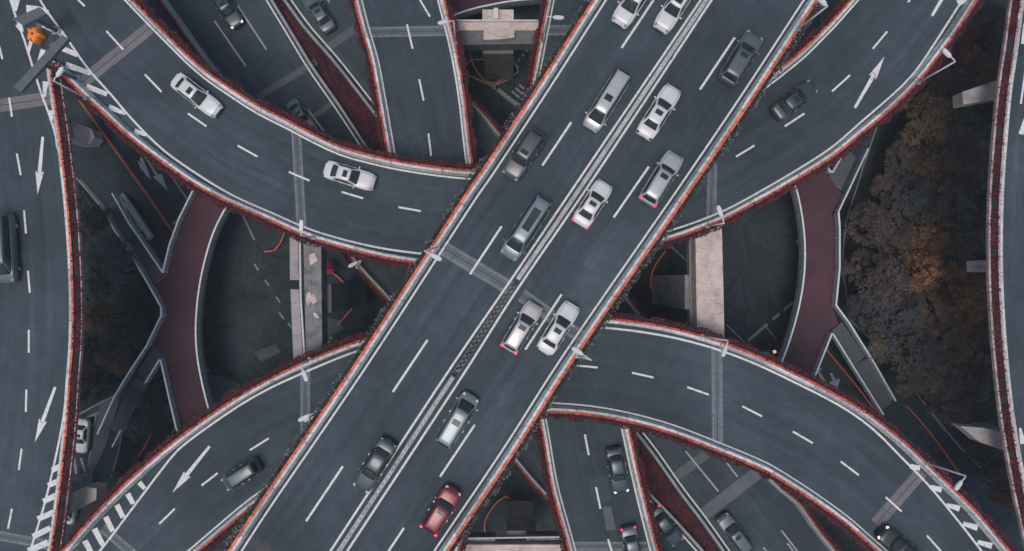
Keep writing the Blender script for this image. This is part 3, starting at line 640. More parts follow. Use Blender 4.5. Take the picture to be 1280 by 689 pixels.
# planted strip between the carriageways
def bed_between(label, i0, i1):
    a = catmull(UP(ML, Z1 - 0.1)); b = catmull(UP(MR, Z1 - 0.1)); y0, y1 = U(0, i0, Z1).y, U(0, i1, Z1).y
    a = [p for p in a if y1 <= p.y <= y0]; b = [p for p in b if y1 <= p.y <= y0]; a, b = resample(a, 40), resample(b, 40)
    rt = thing('planting_bed', label, 'planting bed', 'red planting beds between the lower carriageways')
    mb = MB(); fb = MB()
    for i in range(39):
        f = lambda p, q, t: p.lerp(q, t)
        w0 = max(0.1, (a[i] - b[i]).length); e = 0.12 / w0
        P = [f(a[i], b[i], 0.02), f(a[i + 1], b[i + 1], 0.02), f(a[i + 1], b[i + 1], 0.98), f(a[i], b[i], 0.98)]
        mb.add([p - Vector((0, 0, 0.12)) for p in P], [(0, 1, 2, 3)]); mb.add([p - Vector((0, 0, 0.6)) for p in P], [(3, 2, 1, 0)])
        area = w0 * (a[i + 1] - a[i]).length
        for _ in range(int(area * 60)):
            u, v = rng.random(), rng.uniform(min(0.45, e), max(0.55, 1 - e)); p = a[i].lerp(a[i + 1], u).lerp(b[i].lerp(b[i + 1], u), v)
            leaf(fb, p + Vector((0, 0, rng.uniform(-0.05, 0.14))), rng.uniform(0.14, 0.3), 0.3)
    mb.build('bed_soil', M['deck_red'], rt); tag(fb.build('ground_foliage', M['leaf_maroon'], rt), kind='stuff')
bed_between('dark red planted strip widening between two lower carriageways at upper left', -120, 205)
bed_between('dark red planted strip narrowing between two lower carriageways at lower right', 500, 790)

# ------------------------------------------------------------------ piers
def prism_px(mb, pts, z0, z1): mb.poly([U(x, y, z1) for x, y in pts], z0, z1)
def pier(label, cap_pts, ztop, zbot, mat, col_c, col_size, extra=None, colmat='girder'):
    rt = thing('bridge_pier', label, 'pier', 'piers carrying the roads')
    mb = MB(); prism_px(mb, cap_pts, zbot, ztop)
    cap = mb.build('cap_beam', M[mat], rt)
    if extra: extra(rt)
    c = U(*col_c, ztop); cb = MB(); cb.box((c.x, c.y, (zbot - 0.003 - 0.3) / 2), (col_size[0], col_size[1], zbot - 0.003 + 0.3)); cb.build('column', M[colmat], rt)
    bv = cap.modifiers.new('bevel', 'BEVEL'); bv.width = 0.06; bv.segments = 2
    place(rt, Vector((c.x, c.y, 0)))
    return rt
def portal_extra(rt):
    mb = MB(); prism_px(mb, [(362, 284), (372.5, 284), (373.5, 350), (362.5, 350)], 16.4, 17.5); mb.build('side_beam', M['cap_mix'], rt); mb = MB(); prism_px(mb, [(363, 362), (373.5, 362), (379, 452), (367, 455)], 16.4, 17.5)
    mb.build('side_beam', M['cap_mix'], rt)
    pb = MB(); pb.tube([U(374.8, 286, 17.7), U(376, 372, 17.7), U(381, 448, 17.7)], 0.11); pb.build('drain_pipe', M['lampwhite'], rt)
    pt = MB(); prism_px(pt, [(384, 366), (387, 365), (389, 369), (393, 368), (396, 377), (391, 381), (389, 377), (385, 382), (382, 376)], 17.6, 17.62); pt.build('cement_patch', M['cap'], rt)
    pt = MB(); prism_px(pt, [(391, 391), (396, 392), (399, 398), (393, 397)], 17.6, 17.62); pt.build('cement_patch', M['cap'], rt); pt = MB(); prism_px(pt, [(386, 318), (393, 316), (397, 326), (388, 332)], 17.6, 17.62); pt.build('cement_patch', M['cap'], rt)
pier('grey weathered crossbeam standing left of the straight road between the two ramps', [(378.5, 275), (401, 275), (403, 460), (383, 460)], 17.6, 15.6, 'cap_grey', (392, 374), (2.4, 3.0), portal_extra)
def portal_extra2(rt):
    mb = MB(); prism_px(mb, [(861, 285), (868.5, 285), (869.5, 420), (863, 420)], 14.8, 15.8); mb.build('side_ledge', M['girder'], rt)
pier('pale pink crossbeam standing right of the straight road between the two ramps', [(869, 275), (902, 272), (904, 350), (906, 440), (872, 432), (870, 340)], 17.6, 15.6, 'cap', (884, 366), (3.4, 3.6), portal_extra2)
def top_extra(rt):
    mb = MB(); prism_px(mb, [(603, 12), (642, 12), (642, 24.9), (603, 24.9)], 9.6, 12.3); prism_px(mb, [(604.5, 38.1), (643, 38.1), (643, 47), (626, 49), (604.5, 50)], 11.75, 12.3); mb.build('bearing_block', M['cap'], rt)
    mb = MB(); prism_px(mb, [(569, 39), (676, 39), (672, 55), (571, 56)], 9.8, 11.6); mb.build('side_ledge', M['cap_dark'], rt)
    mb = MB(); mb.tube([U(568, 25.6, 12.5), U(677, 25.6, 12.5)], 0.09); mb.box(U(620, 18, 12.6), (0.5, 1.2, 0.5)); mb.tube([U(571, 54.5, 11.1), U(604, 54.5, 11.1)], 0.07); mb.build('drain_pipe', M['lampwhite'], rt)
pier('pale pink crossbeam between two narrow viaducts at the top', [(566, 26), (678, 26), (676, 38), (569, 38)], 12.2, 9.6, 'cap', (622, 42), (3.5, 2.6), top_extra, 'cap_dark')
def bot_extra(rt):
    mb = MB(); prism_px(mb, [(584, 671), (619, 671), (619, 677), (584, 677)], 10.4, 11.6); mb.build('side_ledge', M['cap_grey'], rt); mb = MB(); prism_px(mb, [(658, 669.5), (703, 669), (703, 675), (658, 676)], 10.4, 11.6); mb.build('side_ledge', M['cap_grey'], rt)
    mb = MB(); mb.tube([U(584, 673, 11.8), U(704, 671, 11.8)], 0.1); mb.build('drain_pipe', M['lampwhite'], rt)
pier('grey crossbeam and column cut off by the bottom edge', [(578, 681), (706, 681), (709, 700), (578, 700)], 12.2, 9.6, 'cap', (652, 694), (3.4, 3.2), bot_extra, 'cap')
pier('brownish pier cap sticking out right of the left border road, near the orange rail', [(-48, 103), (82, 147), (115, 162), (118, 172), (112, 180), (85, 171), (-48, 131)], 17.4, 15.9, 'cap_dull', (-28, 128), (2.0, 2.0))
pier('brown pier cap at lower left hanging over a white van', [(-56, 678), (82, 619.5), (108, 608.5), (121, 611), (120, 625), (79, 647.5), (-56, 707)], 17.4, 15.7, 'cap_dull', (-40, 672), (2.0, 2.0))
pier('pale tapered pier cap under the right border road, uppermost at the edge of the trees', [(1203, 115), (1262, 95), (1392, 68), (1392, 93), (1258, 122), (1204, 131)], 17.4, 15.9, 'cap_mix', (1370, 88), (2.0, 2.0), None, 'concrete')
pier('short white pier cap end poking out of the right border road halfway down', [(1218, 326), (1392, 321), (1392, 343), (1219, 340)], 17.4, 16.2, 'cap_mix', (1370, 331), (2.0, 2.0))
pier('pale pointed pier cap under the right border road, lowest of three', [(1201, 533), (1230, 535), (1262, 542), (1400, 582), (1400, 610), (1262, 566), (1225, 553)], 17.4, 15.9, 'cap_mix', (1380, 590), (2.0, 2.0))
for lab, c in [('round column hidden in the dark under the straight road, upper', (735, 210)), ('round column hidden in the dark under the straight road, lower', (520, 520))]:
    rt = thing('bridge_pier', lab, 'pier', 'piers carrying the roads'); mb = MB(); p = U(*c, 23); mb.tube([(p.x, p.y, -0.3), (p.x, p.y, 23.2)], 1.2, 16); mb.build('column', M['girder'], rt); place(rt, Vector((p.x, p.y, 0)))

# ------------------------------------------------------------------ thin haze volume, added to lift the dark lower levels
hz = MB(); hz.poly([Vector((-950, -950, 0)), Vector((950, -950, 0)), Vector((950, 950, 0)), Vector((-950, 950, 0))], -2.0, CAM_Z + 1.5)
ho = hz.build('haze', bpy.data.materials.new('thin haze')); tag(ho, kind='stuff')
hm_ = ho.data.materials[0]; hm_.use_nodes = True; hm_.node_tree.nodes.clear()
pv = hm_.node_tree.nodes.new('ShaderNodeVolumePrincipled'); oo = hm_.node_tree.nodes.new('ShaderNodeOutputMaterial')
pv.inputs['Color'].default_value = (0.80, 0.90, 1.0, 1); pv.inputs['Density'].default_value = 0.00042; hm_.node_tree.links.new(pv.outputs[0], oo.inputs['Volume'])

# ------------------------------------------------------------------ ground
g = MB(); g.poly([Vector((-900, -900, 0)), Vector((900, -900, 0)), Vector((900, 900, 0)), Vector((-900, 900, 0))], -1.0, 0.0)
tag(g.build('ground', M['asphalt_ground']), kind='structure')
def bedground(pts, kerb=True):
    P = UP(pts, 0.0); mb = MB(); mb.poly(P, -0.2, 0.13, 0, 1)
    tag(mb.build('planting_soil', [M['soil'], M['concrete']]), kind='structure')
    if kerb:
        kb = MB(); C = P + [P[0]]
        for i in range(len(C) - 1): kb.bar(C[i] + Vector((0, 0, 0.075)), C[i + 1] + Vector((0, 0, 0.075)), 0.16, 0.16)
        tag(kb.build('kerb', M['girder']), kind='structure')
bedground([(40, 190), (96, 222), (120, 250), (137, 272), (165, 309), (192, 356), (205, 382), (205, 400), (188, 430), (165, 470), (149, 493), (130, 501), (97, 519), (40, 530), (20, 360)])
bedground([(1120, 70), (1290, 30), (1300, 600), (1262, 620), (1200, 560), (1158, 508), (1105, 440), (1062, 400), (1052, 330), (1056, 280), (1078, 210), (1095, 160)])
bedground([(160, 500), (215, 470), (225, 520), (214, 545), (180, 580), (160, 600), (140, 596), (150, 560)])
bedground([(575, 90), (590, 75), (642, 75), (648, 90), (635, 100), (616, 108), (598, 100)])
bedground([(770, 340), (835, 305), (862, 330), (868, 395), (830, 428), (800, 410)])
gm = MB()
for a, b in [((345, 371), (350, 378)), ((349, 391), (355, 399)), ((360, 404), (368, 413)), ((331, 350), (336, 357)), ((370, 420), (376, 427)), ((318, 330), (323, 338))]: dash_px(gm, a, b, 0, 0.22)
for a, b in [((210, 214), (236, 252)), ((300, 262), (318, 300)), ((1186, 528), (1208, 556)), ((1158, 510), (1183, 540)), ((1215, 560), (1238, 592)), ((96, 527), (128, 514)), ((648, 82), (646, 88))]: dash_px(gm, a, b, 0, 0.22)
for i in range(9):
    x, y = 660 - i * 5.1, 62 + i * 5.9
    dash_px(gm, (x, y), (x - 2.4, y + 2.8), 0, 0.32)
dash_px(gm, (622, 112), (646, 131), 0, 0.55)
for k in range(5): dash_px(gm, (594 + k * 3.6, 166 + k * 1.5), (608 + k * 3.6, 184 + k * 1.5), 0, 0.22)
for k in range(3): dash_px(gm, (640 + k * 4.5, 114 - k * 4), (649 + k * 4.5, 122 - k * 4), 0, 0.3)
for a, b in [((216, 280), (232, 270)), ((935, 426), (991, 378)), ((957, 408), (976, 431)), ((908, 406), (935, 432)), ((800, 386), (816, 398))]: dash_px(gm, a, b, 0, 0.4 if a[0] in (935, 216) else 0.15)
for a, b in [((101, 573), (107, 592)), ((92, 570), (97, 603))]: dash_px(gm, a, b, 0, 0.3)
for a, b in [((120, 518), (112, 570)), ((112, 570), (106, 606))]: dash_px(gm, a, b, 0, 0.14)
for k in range(8): dash_px(gm, (410.5 + (k % 2) * 2, 416 + k * 5), (412 + (k % 2) * 2, 419 + k * 5), 0, 0.35)
# turn arrows painted on the ground road
for k in (0,):
    tag(gm.build('road_markings', M['yellow_dim']), kind='structure'); gm = MB()
    quad_px(gm, [(179, 193.5), (181.5, 193.5), (198.5, 220), (195.5, 221)], 0); quad_px(gm, [(191, 221), (202, 217), (209.5, 238)], 0, 0.0075)
    quad_px(gm, [(171.5, 200), (177, 205), (183, 213), (177, 213)], 0); quad_px(gm, [(175, 195), (179, 199), (189, 224), (183, 220), (176, 209)], 0, 0.0075)
quad_px(gm, [(1037, 467), (1040, 466), (1048, 482), (1044, 482)], 0); quad_px(gm, [(1036, 478), (1050, 473), (1046, 490)], 0, 0.0075); quad_px(gm, [(1019, 462), (1022, 460), (1036, 482), (1032, 484)], 0); quad_px(gm, [(1016, 466), (1028, 462), (1018, 455)], 0, 0.0075)
tag(gm.build('road_markings', M['white_dim']), kind='structure')

M['pave'] = m_concrete('dusty paving', (0.085, 0.105, 0.112), 0.35); M['pave_dark'] = m_concrete('dark paving', (0.028, 0.036, 0.041), 0.35)
def paving(pts, mat='pave', h=0.10, name='pavement'):
    mb = MB(); mb.poly(UP(pts, 0), -0.05, h); tag(mb.build(name, M[mat]), kind='structure')
paving([(250, 466), (275, 470), (300, 480), (312, 492), (290, 510), (262, 505)]); paving([(786, 345), (800, 325), (825, 311), (845, 318), (857, 342), (846, 340), (838, 328), (826, 322), (808, 332), (796, 352)])
paving([(846, 372), (858, 366), (862, 416), (838, 412), (824, 420)], 'pave', 0.12); paving([(908, 282), (914, 282), (936, 330), (962, 392), (985, 436), (978, 438), (952, 392), (926, 330)], 'pave_dark', 0.03, 'service_strip'); paving([(926, 284), (931, 284), (953, 330), (985, 400), (980, 404), (946, 330)], 'pave_dark', 0.03, 'service_strip')
paving([(96, 224), (103, 224), (143, 270), (138, 274)], 'pave', 0.14); paving([(126, 500), (134, 498), (150, 500), (132, 560), (112, 600), (106, 598), (116, 560)], 'pave', 0.12)
paving([(256, 282), (264, 286), (266, 340), (264, 400), (266, 450), (258, 452), (254, 400), (256, 330)], 'pave_dark', 0.05, 'service_strip')
paving([(318, 440), (345, 430), (352, 440), (326, 452)], 'pave'); paving([(404, 396), (424, 400), (430, 412), (410, 420)], 'pave')
for i, (x, y) in enumerate([(306, 384), (352, 440), (940, 340), (176, 268), (1150, 545)]):
    c = U(x, y, 0); mb = MB(); mb.tube([(c.x, c.y, -0.02), (c.x, c.y, 0.012)], 0.42, 20); mb.tube([(c.x, c.y, 0.012), (c.x, c.y, 0.020)], 0.33, 20)
    tag(mb.build('manhole_cover', M['pave_dark']), 'dull round manhole cover flush with the dark ground', 'manhole cover', 'manhole covers in the ground')
def guard_rail(label, pts, h=0.75, mat='orange', closed=False):
    C = catmull(UP(pts, 0.0), 0.6); rt = thing('guard_rail', label, 'guard rail', 'orange guard rails on the ground')
    mb = MB(); sweep(mb, C, [(-0.08, h - 0.16), (0.08, h - 0.16), (0.08, h), (-0.08, h)]); sweep(mb, C, [(-0.03, h * 0.4), (0.03, h * 0.4), (0.03, h * 0.5), (-0.03, h * 0.5)]); mb.build('rail', M[mat], rt)
    for p in C[::6]:
        pb = MB(); pb.box((p.x, p.y, h / 2 - 0.08), (0.07, 0.07, h - 0.16)); pb.build('post', M['metal'], rt)
    place(rt, C[0])
M['orange_dim'] = m_flat('weathered orange rail', (0.50, 0.115, 0.045), 0.65, 0, 0.3, 2.0)
guard_rail('long orange guard rail along the ground road at upper left', [(98, 120), (112, 139), (140, 178), (170, 220), (200, 262), (221, 293), (236, 316)], mat='orange_dim')
guard_rail('orange guard rail curving in a U below the pale top crossbeam', [(588, 66), (590, 78), (597, 92), (608, 104), (617, 106.5), (628, 101), (637, 89), (643, 73)], mat='orange_dim')
guard_rail('orange guard rail bent round the column at the bottom', [(613, 671), (606, 660), (606, 650), (613, 636), (623, 624), (632, 618), (641, 623), (652, 636), (664, 651)], mat='orange_dim')
guard_rail('orange guard rail left of the straight road, pointing at the red awning', [(416, 340), (424, 346), (438, 362), (444, 373), (444, 382), (436, 392), (424, 406)], mat='orange_dim')
guard_rail('orange guard rail running down right from the right footbridge', [(1026, 432), (1045, 455), (1066, 480), (1086, 506), (1098, 519)], mat='orange_dim')
guard_rail('faint orange guard rail on the road beside the trees at lower right', [(1130, 506), (1150, 528), (1172, 556), (1196, 590)], 0.5, 'orange_dim')
guard_rail('short orange guard rail among the shrubs at lower left', [(192, 541), (184, 557), (170, 578), (160, 590)], mat='orange_dim')
guard_rail('orange hoop of rail tucked below the left footbridge', [(280, 494), (288, 488), (300, 487), (308, 491)], 0.75, 'orange_dim')
guard_rail('orange guard rail end showing under the ramp left of the grey crossbeam', [(333, 315), (346, 313), (352, 306), (358, 292)], 0.75, 'orange_dim')
guard_rail('orange guard rail piece in the dark gap right of the straight road', [(830, 314), (820, 328), (814, 340), (812, 356), (820, 374)], 0.75, 'orange_dim')

# red awning beside the grey pier
rt = thing('awning', 'small dark red canvas awning beside the grey crossbeam', 'awning'); mb = MB()
P = UP([(403, 327), (410, 326), (417, 338), (413, 342), (403, 344)], 2.6); c = sum(P, Vector()) / 5 + Vector((0, 0, 0.5))
mb.add(P + [c], [(i, (i + 1) % 5, 5) for i in range(5)]); mb.add([p - Vector((0, 0, 0.25)) for p in P] + P, [(i, (i + 1) % 5, (i + 1) % 5 + 5, i + 5) for i in range(5)]); mb.build('canopy', M['redcloth'], rt)
for p in P[:4]:
    q = MB(); q.bar((p.x, p.y, 0), (p.x, p.y, 2.4), 0.06); q.build('leg', M['metal'], rt)
place(rt, Vector((c.x, c.y, 0)))

# ------------------------------------------------------------------ footbridges
def railing(root, pts, z, h=1.15, smooth=False, zs=None):
    C = UP(pts, z) if zs is None else [U(x, y, zz) for (x, y), zz in zip(pts, zs)]
    if smooth: C = catmull(C, 1.0)
    else:
        D = []
        for a, b in zip(C[:-1], C[1:]):
            k = max(1, int((b - a).length)); D += [a.lerp(b, i / k) for i in range(k)]
        C = D + [C[-1]]
    mb = MB(); sweep(mb, C, [(-0.02, 0.12), (0.02, 0.12), (0.02, h - 0.05), (-0.02, h - 0.05)], 1)
    sweep(mb, C, [(-0.11, h - 0.05), (0.11, h - 0.05), (0.09, h + 0.04), (-0.09, h + 0.04)], 0)
    for i in range(0, len(C), 2): p = C[i]; mb.box((p.x, p.y, p.z + h / 2 - 0.03), (0.08, 0.08, h - 0.06), 0, 0)
    mb.build('railing', [M['rail'], M['railpanel']], root)
def fb_deck(root, pts, z):
    mb = MB(); mb.poly(UP(pts, z), z - 0.5, z, 0, 1); mb.build('walkway_deck', [M['deck_red'], M['girder']], root)
def stair(root, top, bot, wd, ztop, zbot, n=None):
    """a flight between two pixel points, each given at its own height"""
    A, B = U(*top, ztop), U(*bot, zbot); n = n or max(4, int((ztop - zbot) / 0.16)); mb = MB()
    d = B - A; dh = Vector((d.x, d.y, 0)); L = dh.length; dh.normalize(); rz = math.atan2(dh.y, dh.x); run = L / n
    for i in range(n):
        z = ztop - (i + 1) * (ztop - zbot) / n; p = A + dh * run * (i + 0.5); mb.box((p.x, p.y, z - 0.11), (run + 0.02, wd, 0.22), rz)
        q = A + dh * (run * i + 0.03); mb.box((q.x, q.y, z + 0.0035), (0.05, wd - 0.02, 0.005), rz, 1)
    mb.build('stair_flight', [M['step'], M['joint']], root)
def landing(root, pts, z):
    mb = MB(); mb.poly(UP(pts, z), z - 0.3, z); mb.build('landing', M['step'], root)
def pillar(root, px, z):
    p = U(*px, z); mb = MB(); mb.tube([(p.x, p.y, -0.2), (p.x, p.y, z)], 0.45, 12); mb.build('pillar', M['girder'], root)

fl = thing('footbridge', 'dull red pedestrian footbridge with pale railings on the left side', 'footbridge', 'footbridges under the ramps')
Lr = [(330, 190), (305, 232), (288, 260), (273, 290), (262, 325), (254, 365), (250.5, 410), (252, 440), (256, 465), (262, 492), (270, 520), (280, 548), (300, 590)]
Ll = [(262, 205), (248, 238), (230, 274), (218, 307), (210, 340)]
Lz = [(192, 355), (208, 383.5), (208, 394), (190, 431)]
Ll2 = [(207, 448.5), (211, 465), (217.5, 494), (227, 534), (240, 575)]
def curve_px(p): return [(v.x, v.y) for v in catmull([Vector((a, b, 0)) for a, b in p], 12)]
fb_deck(fl, curve_px(Lr) + Ll2[::-1] + Lz[::-1] + Ll[::-1], ZF - 0.0)
railing(fl, Lr, ZF, smooth=True); railing(fl, Ll, ZF); railing(fl, Ll2, ZF)
railing(fl, [(192, 355), (208, 383.5), (208, 394), (190, 431)], ZF)
# upper flight
stair(fl, (202, 349), (169, 295), 2.1, ZF, 3.3); landing(fl, [(176, 294), (168, 282), (151, 290), (160, 304)], 3.3); stair(fl, (163, 291), (143, 250), 2.0, 3.3, 0.15)
railing(fl, [(192, 355), (163, 306), (150, 288), (136, 262)], 0, zs=[ZF, 3.3, 3.2, 0.2]); railing(fl, [(210, 341), (178, 294), (168, 280), (147, 243)], 0, zs=[ZF, 3.3, 3.2, 0.2])
mb = MB(); a, b = U(152, 245, 0.3), U(188, 298, 3.3); mb.bar(a, b, 0.9, 0.5); mb.build('escalator_casing', M['railpanel'], fl)
for q in (((193.5, 355), (209, 343)),): 
    mb = MB(); dash_px(mb, q[0], q[1], ZF, 0.12, 0, 0.006); mb.build('warning_strip', M['orange_dim'], fl)
stair(fl, (198, 440), (178, 472), 1.9, ZF, 3.4); landing(fl, [(170, 471), (186, 480), (180, 491), (164, 482)], 3.4); stair(fl, (171, 483), (145, 540), 1.9, 3.4, 0.15)
railing(fl, [(190, 431), (168, 464), (150, 494), (129, 540)], 0, zs=[ZF, 3.6, 3.2, 0.3]); railing(fl, [(206, 448), (188, 477)], 0, zs=[ZF, 3.4]); railing(fl, [(158, 535), (147, 556)], 0, zs=[1.0, 0.2])
pillar(fl, (232, 330), ZF - 0.5); pillar(fl, (235, 470), ZF - 0.5); place(fl, U(232, 400, 0))

fr = thing('footbridge', 'dull red pedestrian footbridge with pale railings on the right side', 'footbridge', 'footbridges under the ramps')
Rl = [(960, 160), (975, 200), (990, 238), (997, 270), (1000.5, 305), (1000, 340), (996, 370), (990, 397), (982, 424), (973, 449), (955, 490)]
Rr1 = [(1042, 264.5), (1043.5, 285), (1043.5, 335), (1040, 381)]
fb_deck(fr, curve_px(Rl) + [(985, 540), (1012, 471), (1034, 416), (1048, 405), (1040, 381), (1043.5, 335), (1043.5, 285), (1040, 266), (1052, 243), (1035, 219), (1010, 160)], ZF)
railing(fr, Rl, ZF, smooth=True); railing(fr, [(1042, 266), (1043.5, 285), (1043.5, 335), (1039, 381), (1056, 404)], ZF); railing(fr, [(1034, 416), (1026, 436), (1012, 471), (990, 520)], ZF)
stair(fr, (1043, 231), (1062, 190), 2.1, ZF, 2.6); railing(fr, [(1042, 266), (1060, 228), (1079, 188)], 0, zs=[ZF, 4.0, 2.4]); railing(fr, [(1035, 217), (1045, 200)], 0, zs=[ZF, 4.0]); railing(fr, [(1028, 207), (1031, 216), (1036, 217)], ZF)
stair(fr, (1045, 410), (1074, 452), 2.1, ZF, 3.2); landing(fr, [(1065, 459), (1083, 448), (1090, 458), (1072, 470)], 3.2); stair(fr, (1081, 463), (1108, 509), 2.1, 3.2, 0.15)
railing(fr, [(1056, 404), (1086, 452), (1113, 499)], 0, zs=[ZF, 3.2, 0.2]); railing(fr, [(1035, 416), (1063, 461), (1098, 516)], 0, zs=[ZF, 3.2, 0.2])
pillar(fr, (1020, 300), ZF - 0.5); pillar(fr, (1015, 420), ZF - 0.5); place(fr, U(1020, 350, 0))

ft = thing('footbridge', 'dull red footbridge deck with a curved pale railing behind the top crossbeam', 'footbridge', 'footbridges under the ramps')
Tc = [(520, 44), (552, 30), (579, 20), (600, 14), (619, 10), (640, 6.5), (665, 4), (690, 3), (730, 4)]
fb_deck(ft, curve_px(Tc) + [(730, -60), (520, -40)], ZF); railing(ft, Tc, ZF, smooth=True); pillar(ft, (600, -20), ZF - 0.5); place(ft, U(620, -20, 0))

# ------------------------------------------------------------------ street lamps
def lamp(label, base, top, head, zdeck, h=8.0, group='street lamps on the parapets'):
    zb = zdeck + 0.86; zt = zdeck + h
    B, T, H = U(*base, zb), U(*top, zt), U(*head, zt + 0.25)
    T.xy = B.xy + (T.xy - B.xy) * 1.0
    rt = thing('street_lamp', label, 'street lamp', group)
    mb = MB(); mb.box((B.x, B.y, zb + 0.1), (0.34, 0.34, 0.2)); mb.build('base_plate', M['metal'], rt)
    mb = MB(); mb.tube([B + Vector((0, 0, 0.2)), B.lerp(T, 0.5), T], [0.10, 0.085, 0.07], 10); mb.build('pole', M['lampwhite'], rt, True)
    d = H - T; L = d.length; d.normalize(); a0 = max(0.1, L - 0.9)
    mb = MB(); mb.tube([T - Vector((0, 0, 0.05)), T + d * a0 * 0.5 + Vector((0, 0, 0.06)), T + d * a0], [0.07, 0.06, 0.055], 8); mb.build('arm', M['lampwhite'], rt, True)
    # head: a flattened tapered lantern
    hb = MB(); n = Vector((-d.y, d.x, 0)).normalized(); q = T + d * a0; e = H + d * 0.15; prof = [(0, 0.10), (0.18, 0.19), (0.7, 0.22), (0.95, 0.14), (1, 0.05)]; vs = []
    for f, wv in prof:
        p = q.lerp(e, f)
        for s, hh in ((-1, -0.04), (-0.8, 0.09), (0.8, 0.09), (1, -0.04), (0.7, -0.10), (-0.7, -0.10)): vs.append(p + n * s * wv + Vector((0, 0, hh * (1 if wv > 0.1 else 0.5))))
    fs = [(i * 6 + k, i * 6 + (k + 1) % 6, (i + 1) * 6 + (k + 1) % 6, (i + 1) * 6 + k) for i in range(4) for k in range(6)] + [(5, 4, 3, 2, 1, 0), (24, 25, 26, 27, 28, 29)]
    hb.add(vs, fs); hd = hb.build('lamp_head', M['lampwhite'], rt)
    gl = MB(); c = q.lerp(e, 0.5); gl.box((c.x, c.y, c.z - 0.108), (0.5, 0.22, 0.012), math.atan2(d.y, d.x)); gl.build('lens', M['headlight'], hd)
    place(rt, B)
lamp('white street lamp leaning out over the trees at upper right', (1147, 104), (1194, 77), (1180, 63), Z3, 6.5)
lamp('white street lamp beside the hatched gore at lower right', (1158, 579), (1207, 595), (1195, 611), Z3, 6.5)
lamp('white street lamp above the upper end of the pale pink crossbeam', (884, 283), (905, 279), (898, 259), Z3, 6.0)
lamp('white street lamp above the lower end of the pale pink crossbeam', (878, 420), (910, 426), (904, 444), Z3, 6.0)
lamp('white street lamp on the right parapet of the straight road', (722, 445), (739, 450), (717, 436), Z4, 6.0)
lamp('white street lamp on the left parapet of the straight road', (547, 309), (531, 314), (550, 324), Z4, 6.0)
lamp('white street lamp above the lower end of the grey crossbeam', (388, 449), (376.5, 456), (383, 475), Z3, 6.0)
lamp('white street lamp above the upper end of the grey crossbeam', (392, 297), (376, 294), (377, 277), Z3, 6.0)
lamp('white street lamp left of the top crossbeam reaching over the narrow viaduct', (570, 54), (567, 26), (549, 29), Z2, 7.0)
lamp('white street lamp right of the top crossbeam near the straight road', (677, 52), (684, 21), (703, 22.5), Z2, 7.0)
lamp('white street lamp on the right parapet of the straight road at the top edge', (997, 37), (1034, 8), (1023, -3), Z4, 8.0)
lamp('white street lamp leaning over the gap at the upper left gore', (108, 123), (67, 101), (78, 86), Z3, 6.5)
lamp('white street lamp low on the left of the straight road above the lower ramp', (398, 516), (391, 517), (375, 525), Z3 + 1, 5.0)
lamp('thin grey lamp on the lower carriageway in the dark gap left of the straight road', (447, 334), (452, 325), (437, 333), Z1, 5.0)

# ------------------------------------------------------------------ gore furniture
rt = thing('crash_barrel', 'bright orange lobed crash barrel standing in the upper left gore', 'crash barrel'); c = U(50, 47, Z3)
mb = MB(); vs = []; n = 48
for z, s in ((0.0, 0.92), (0.15, 1.0), (0.75, 0.98), (0.95, 0.86), (1.0, 0.6)):
    for k in range(n):
        a = 2 * math.pi * k / n; r = (0.62 + 0.12 * math.cos(5 * a + 0.4) + 0.07 * math.cos(8 * a)) * s; vs.append((c.x + r * math.cos(a), c.y + r * 1.08 * math.sin(a), Z3 + z))
fs = [(i * n + k, i * n + (k + 1) % n, (i + 1) * n + (k + 1) % n, (i + 1) * n + k) for i in range(4) for k in range(n)] + [tuple(range(n))[::-1], tuple(4 * n + k for k in range(n))]
mb.add(vs, fs); mb.build('barrel_body', M['barrel'], rt, True)
mb = MB(); mb.tube([(c.x, c.y, Z3 + 1.001), (c.x, c.y, Z3 + 1.06)], 0.10, 12); mb.build('cap', M['black'], rt)
mb = MB()
for k in range(2): mb.tube([(c.x, c.y, Z3 + 0.0), (c.x, c.y, Z3 + 0.02)], 0.7, 16) if k == 0 else None
place(rt, c)
def gantry(label, quad, zt, th, base):
    rt = thing('sign_gantry', label, 'sign gantry', 'grey sign gantries at the gore'); mb = MB(); P = UP(quad, zt); mb.poly(P, zt - th, zt)
    bm_ = mb.build('beam', M['gantry'], rt); bv = bm_.modifiers.new('bevel', 'BEVEL'); bv.width = 0.05
    fb = MB(); n = (P[1] - P[0]).normalized(); a, b = P[1], P[2]
    for k in range(1, 7):
        f = k / 7; p = P[0].lerp(P[3], f); q = P[1].lerp(P[2], f); fb.bar(p.lerp(q, 0.08) + Vector((0, 0, 0.012)), p.lerp(q, 0.92) + Vector((0, 0, 0.012)), 0.05, 0.03)
    fb.build('stiffener', M['signface'], rt)
    B = (P[0] + P[1] + P[2] + P[3]) / 4; B.z = Z3; mb = MB(); mb.tube([(B.x, B.y, Z3), (B.x, B.y, zt - th - 0.003)], 0.2, 12); mb.build('post', M['gantry'], rt)
    mb = MB(); mb.box((B.x, B.y, Z3 + 0.06), (0.8, 0.8, 0.12)); mb.build('footing', M['concrete'], rt)
    place(rt, B)
gantry('long dark grey sign gantry beam across the tip of the upper left gore', [(16.5, 109), (26, 115), (85.5, 49), (77, 43.5)], Z3 + 4.6, 0.4, (72, 74))
gantry('short dark grey sign gantry just above the orange crash barrel', [(15.5, 23.5), (29, 32), (57, 18), (49, 9)], Z3 + 3.4, 0.35, (53, 33))
mb = MB()
for pts in ([(44, 40), (46, 28), (54, 30), (50, 38)], [(54, 27), (61, 30), (65, 37), (57, 36)], [(34, 44), (38, 34), (42, 36), (41, 46)], [(61, 55), (69, 52), (70, 57), (63, 59)]): quad_px(mb, pts, Z3, 0.008)
mb.build('worn_patch', M['joint_pink'], ra)
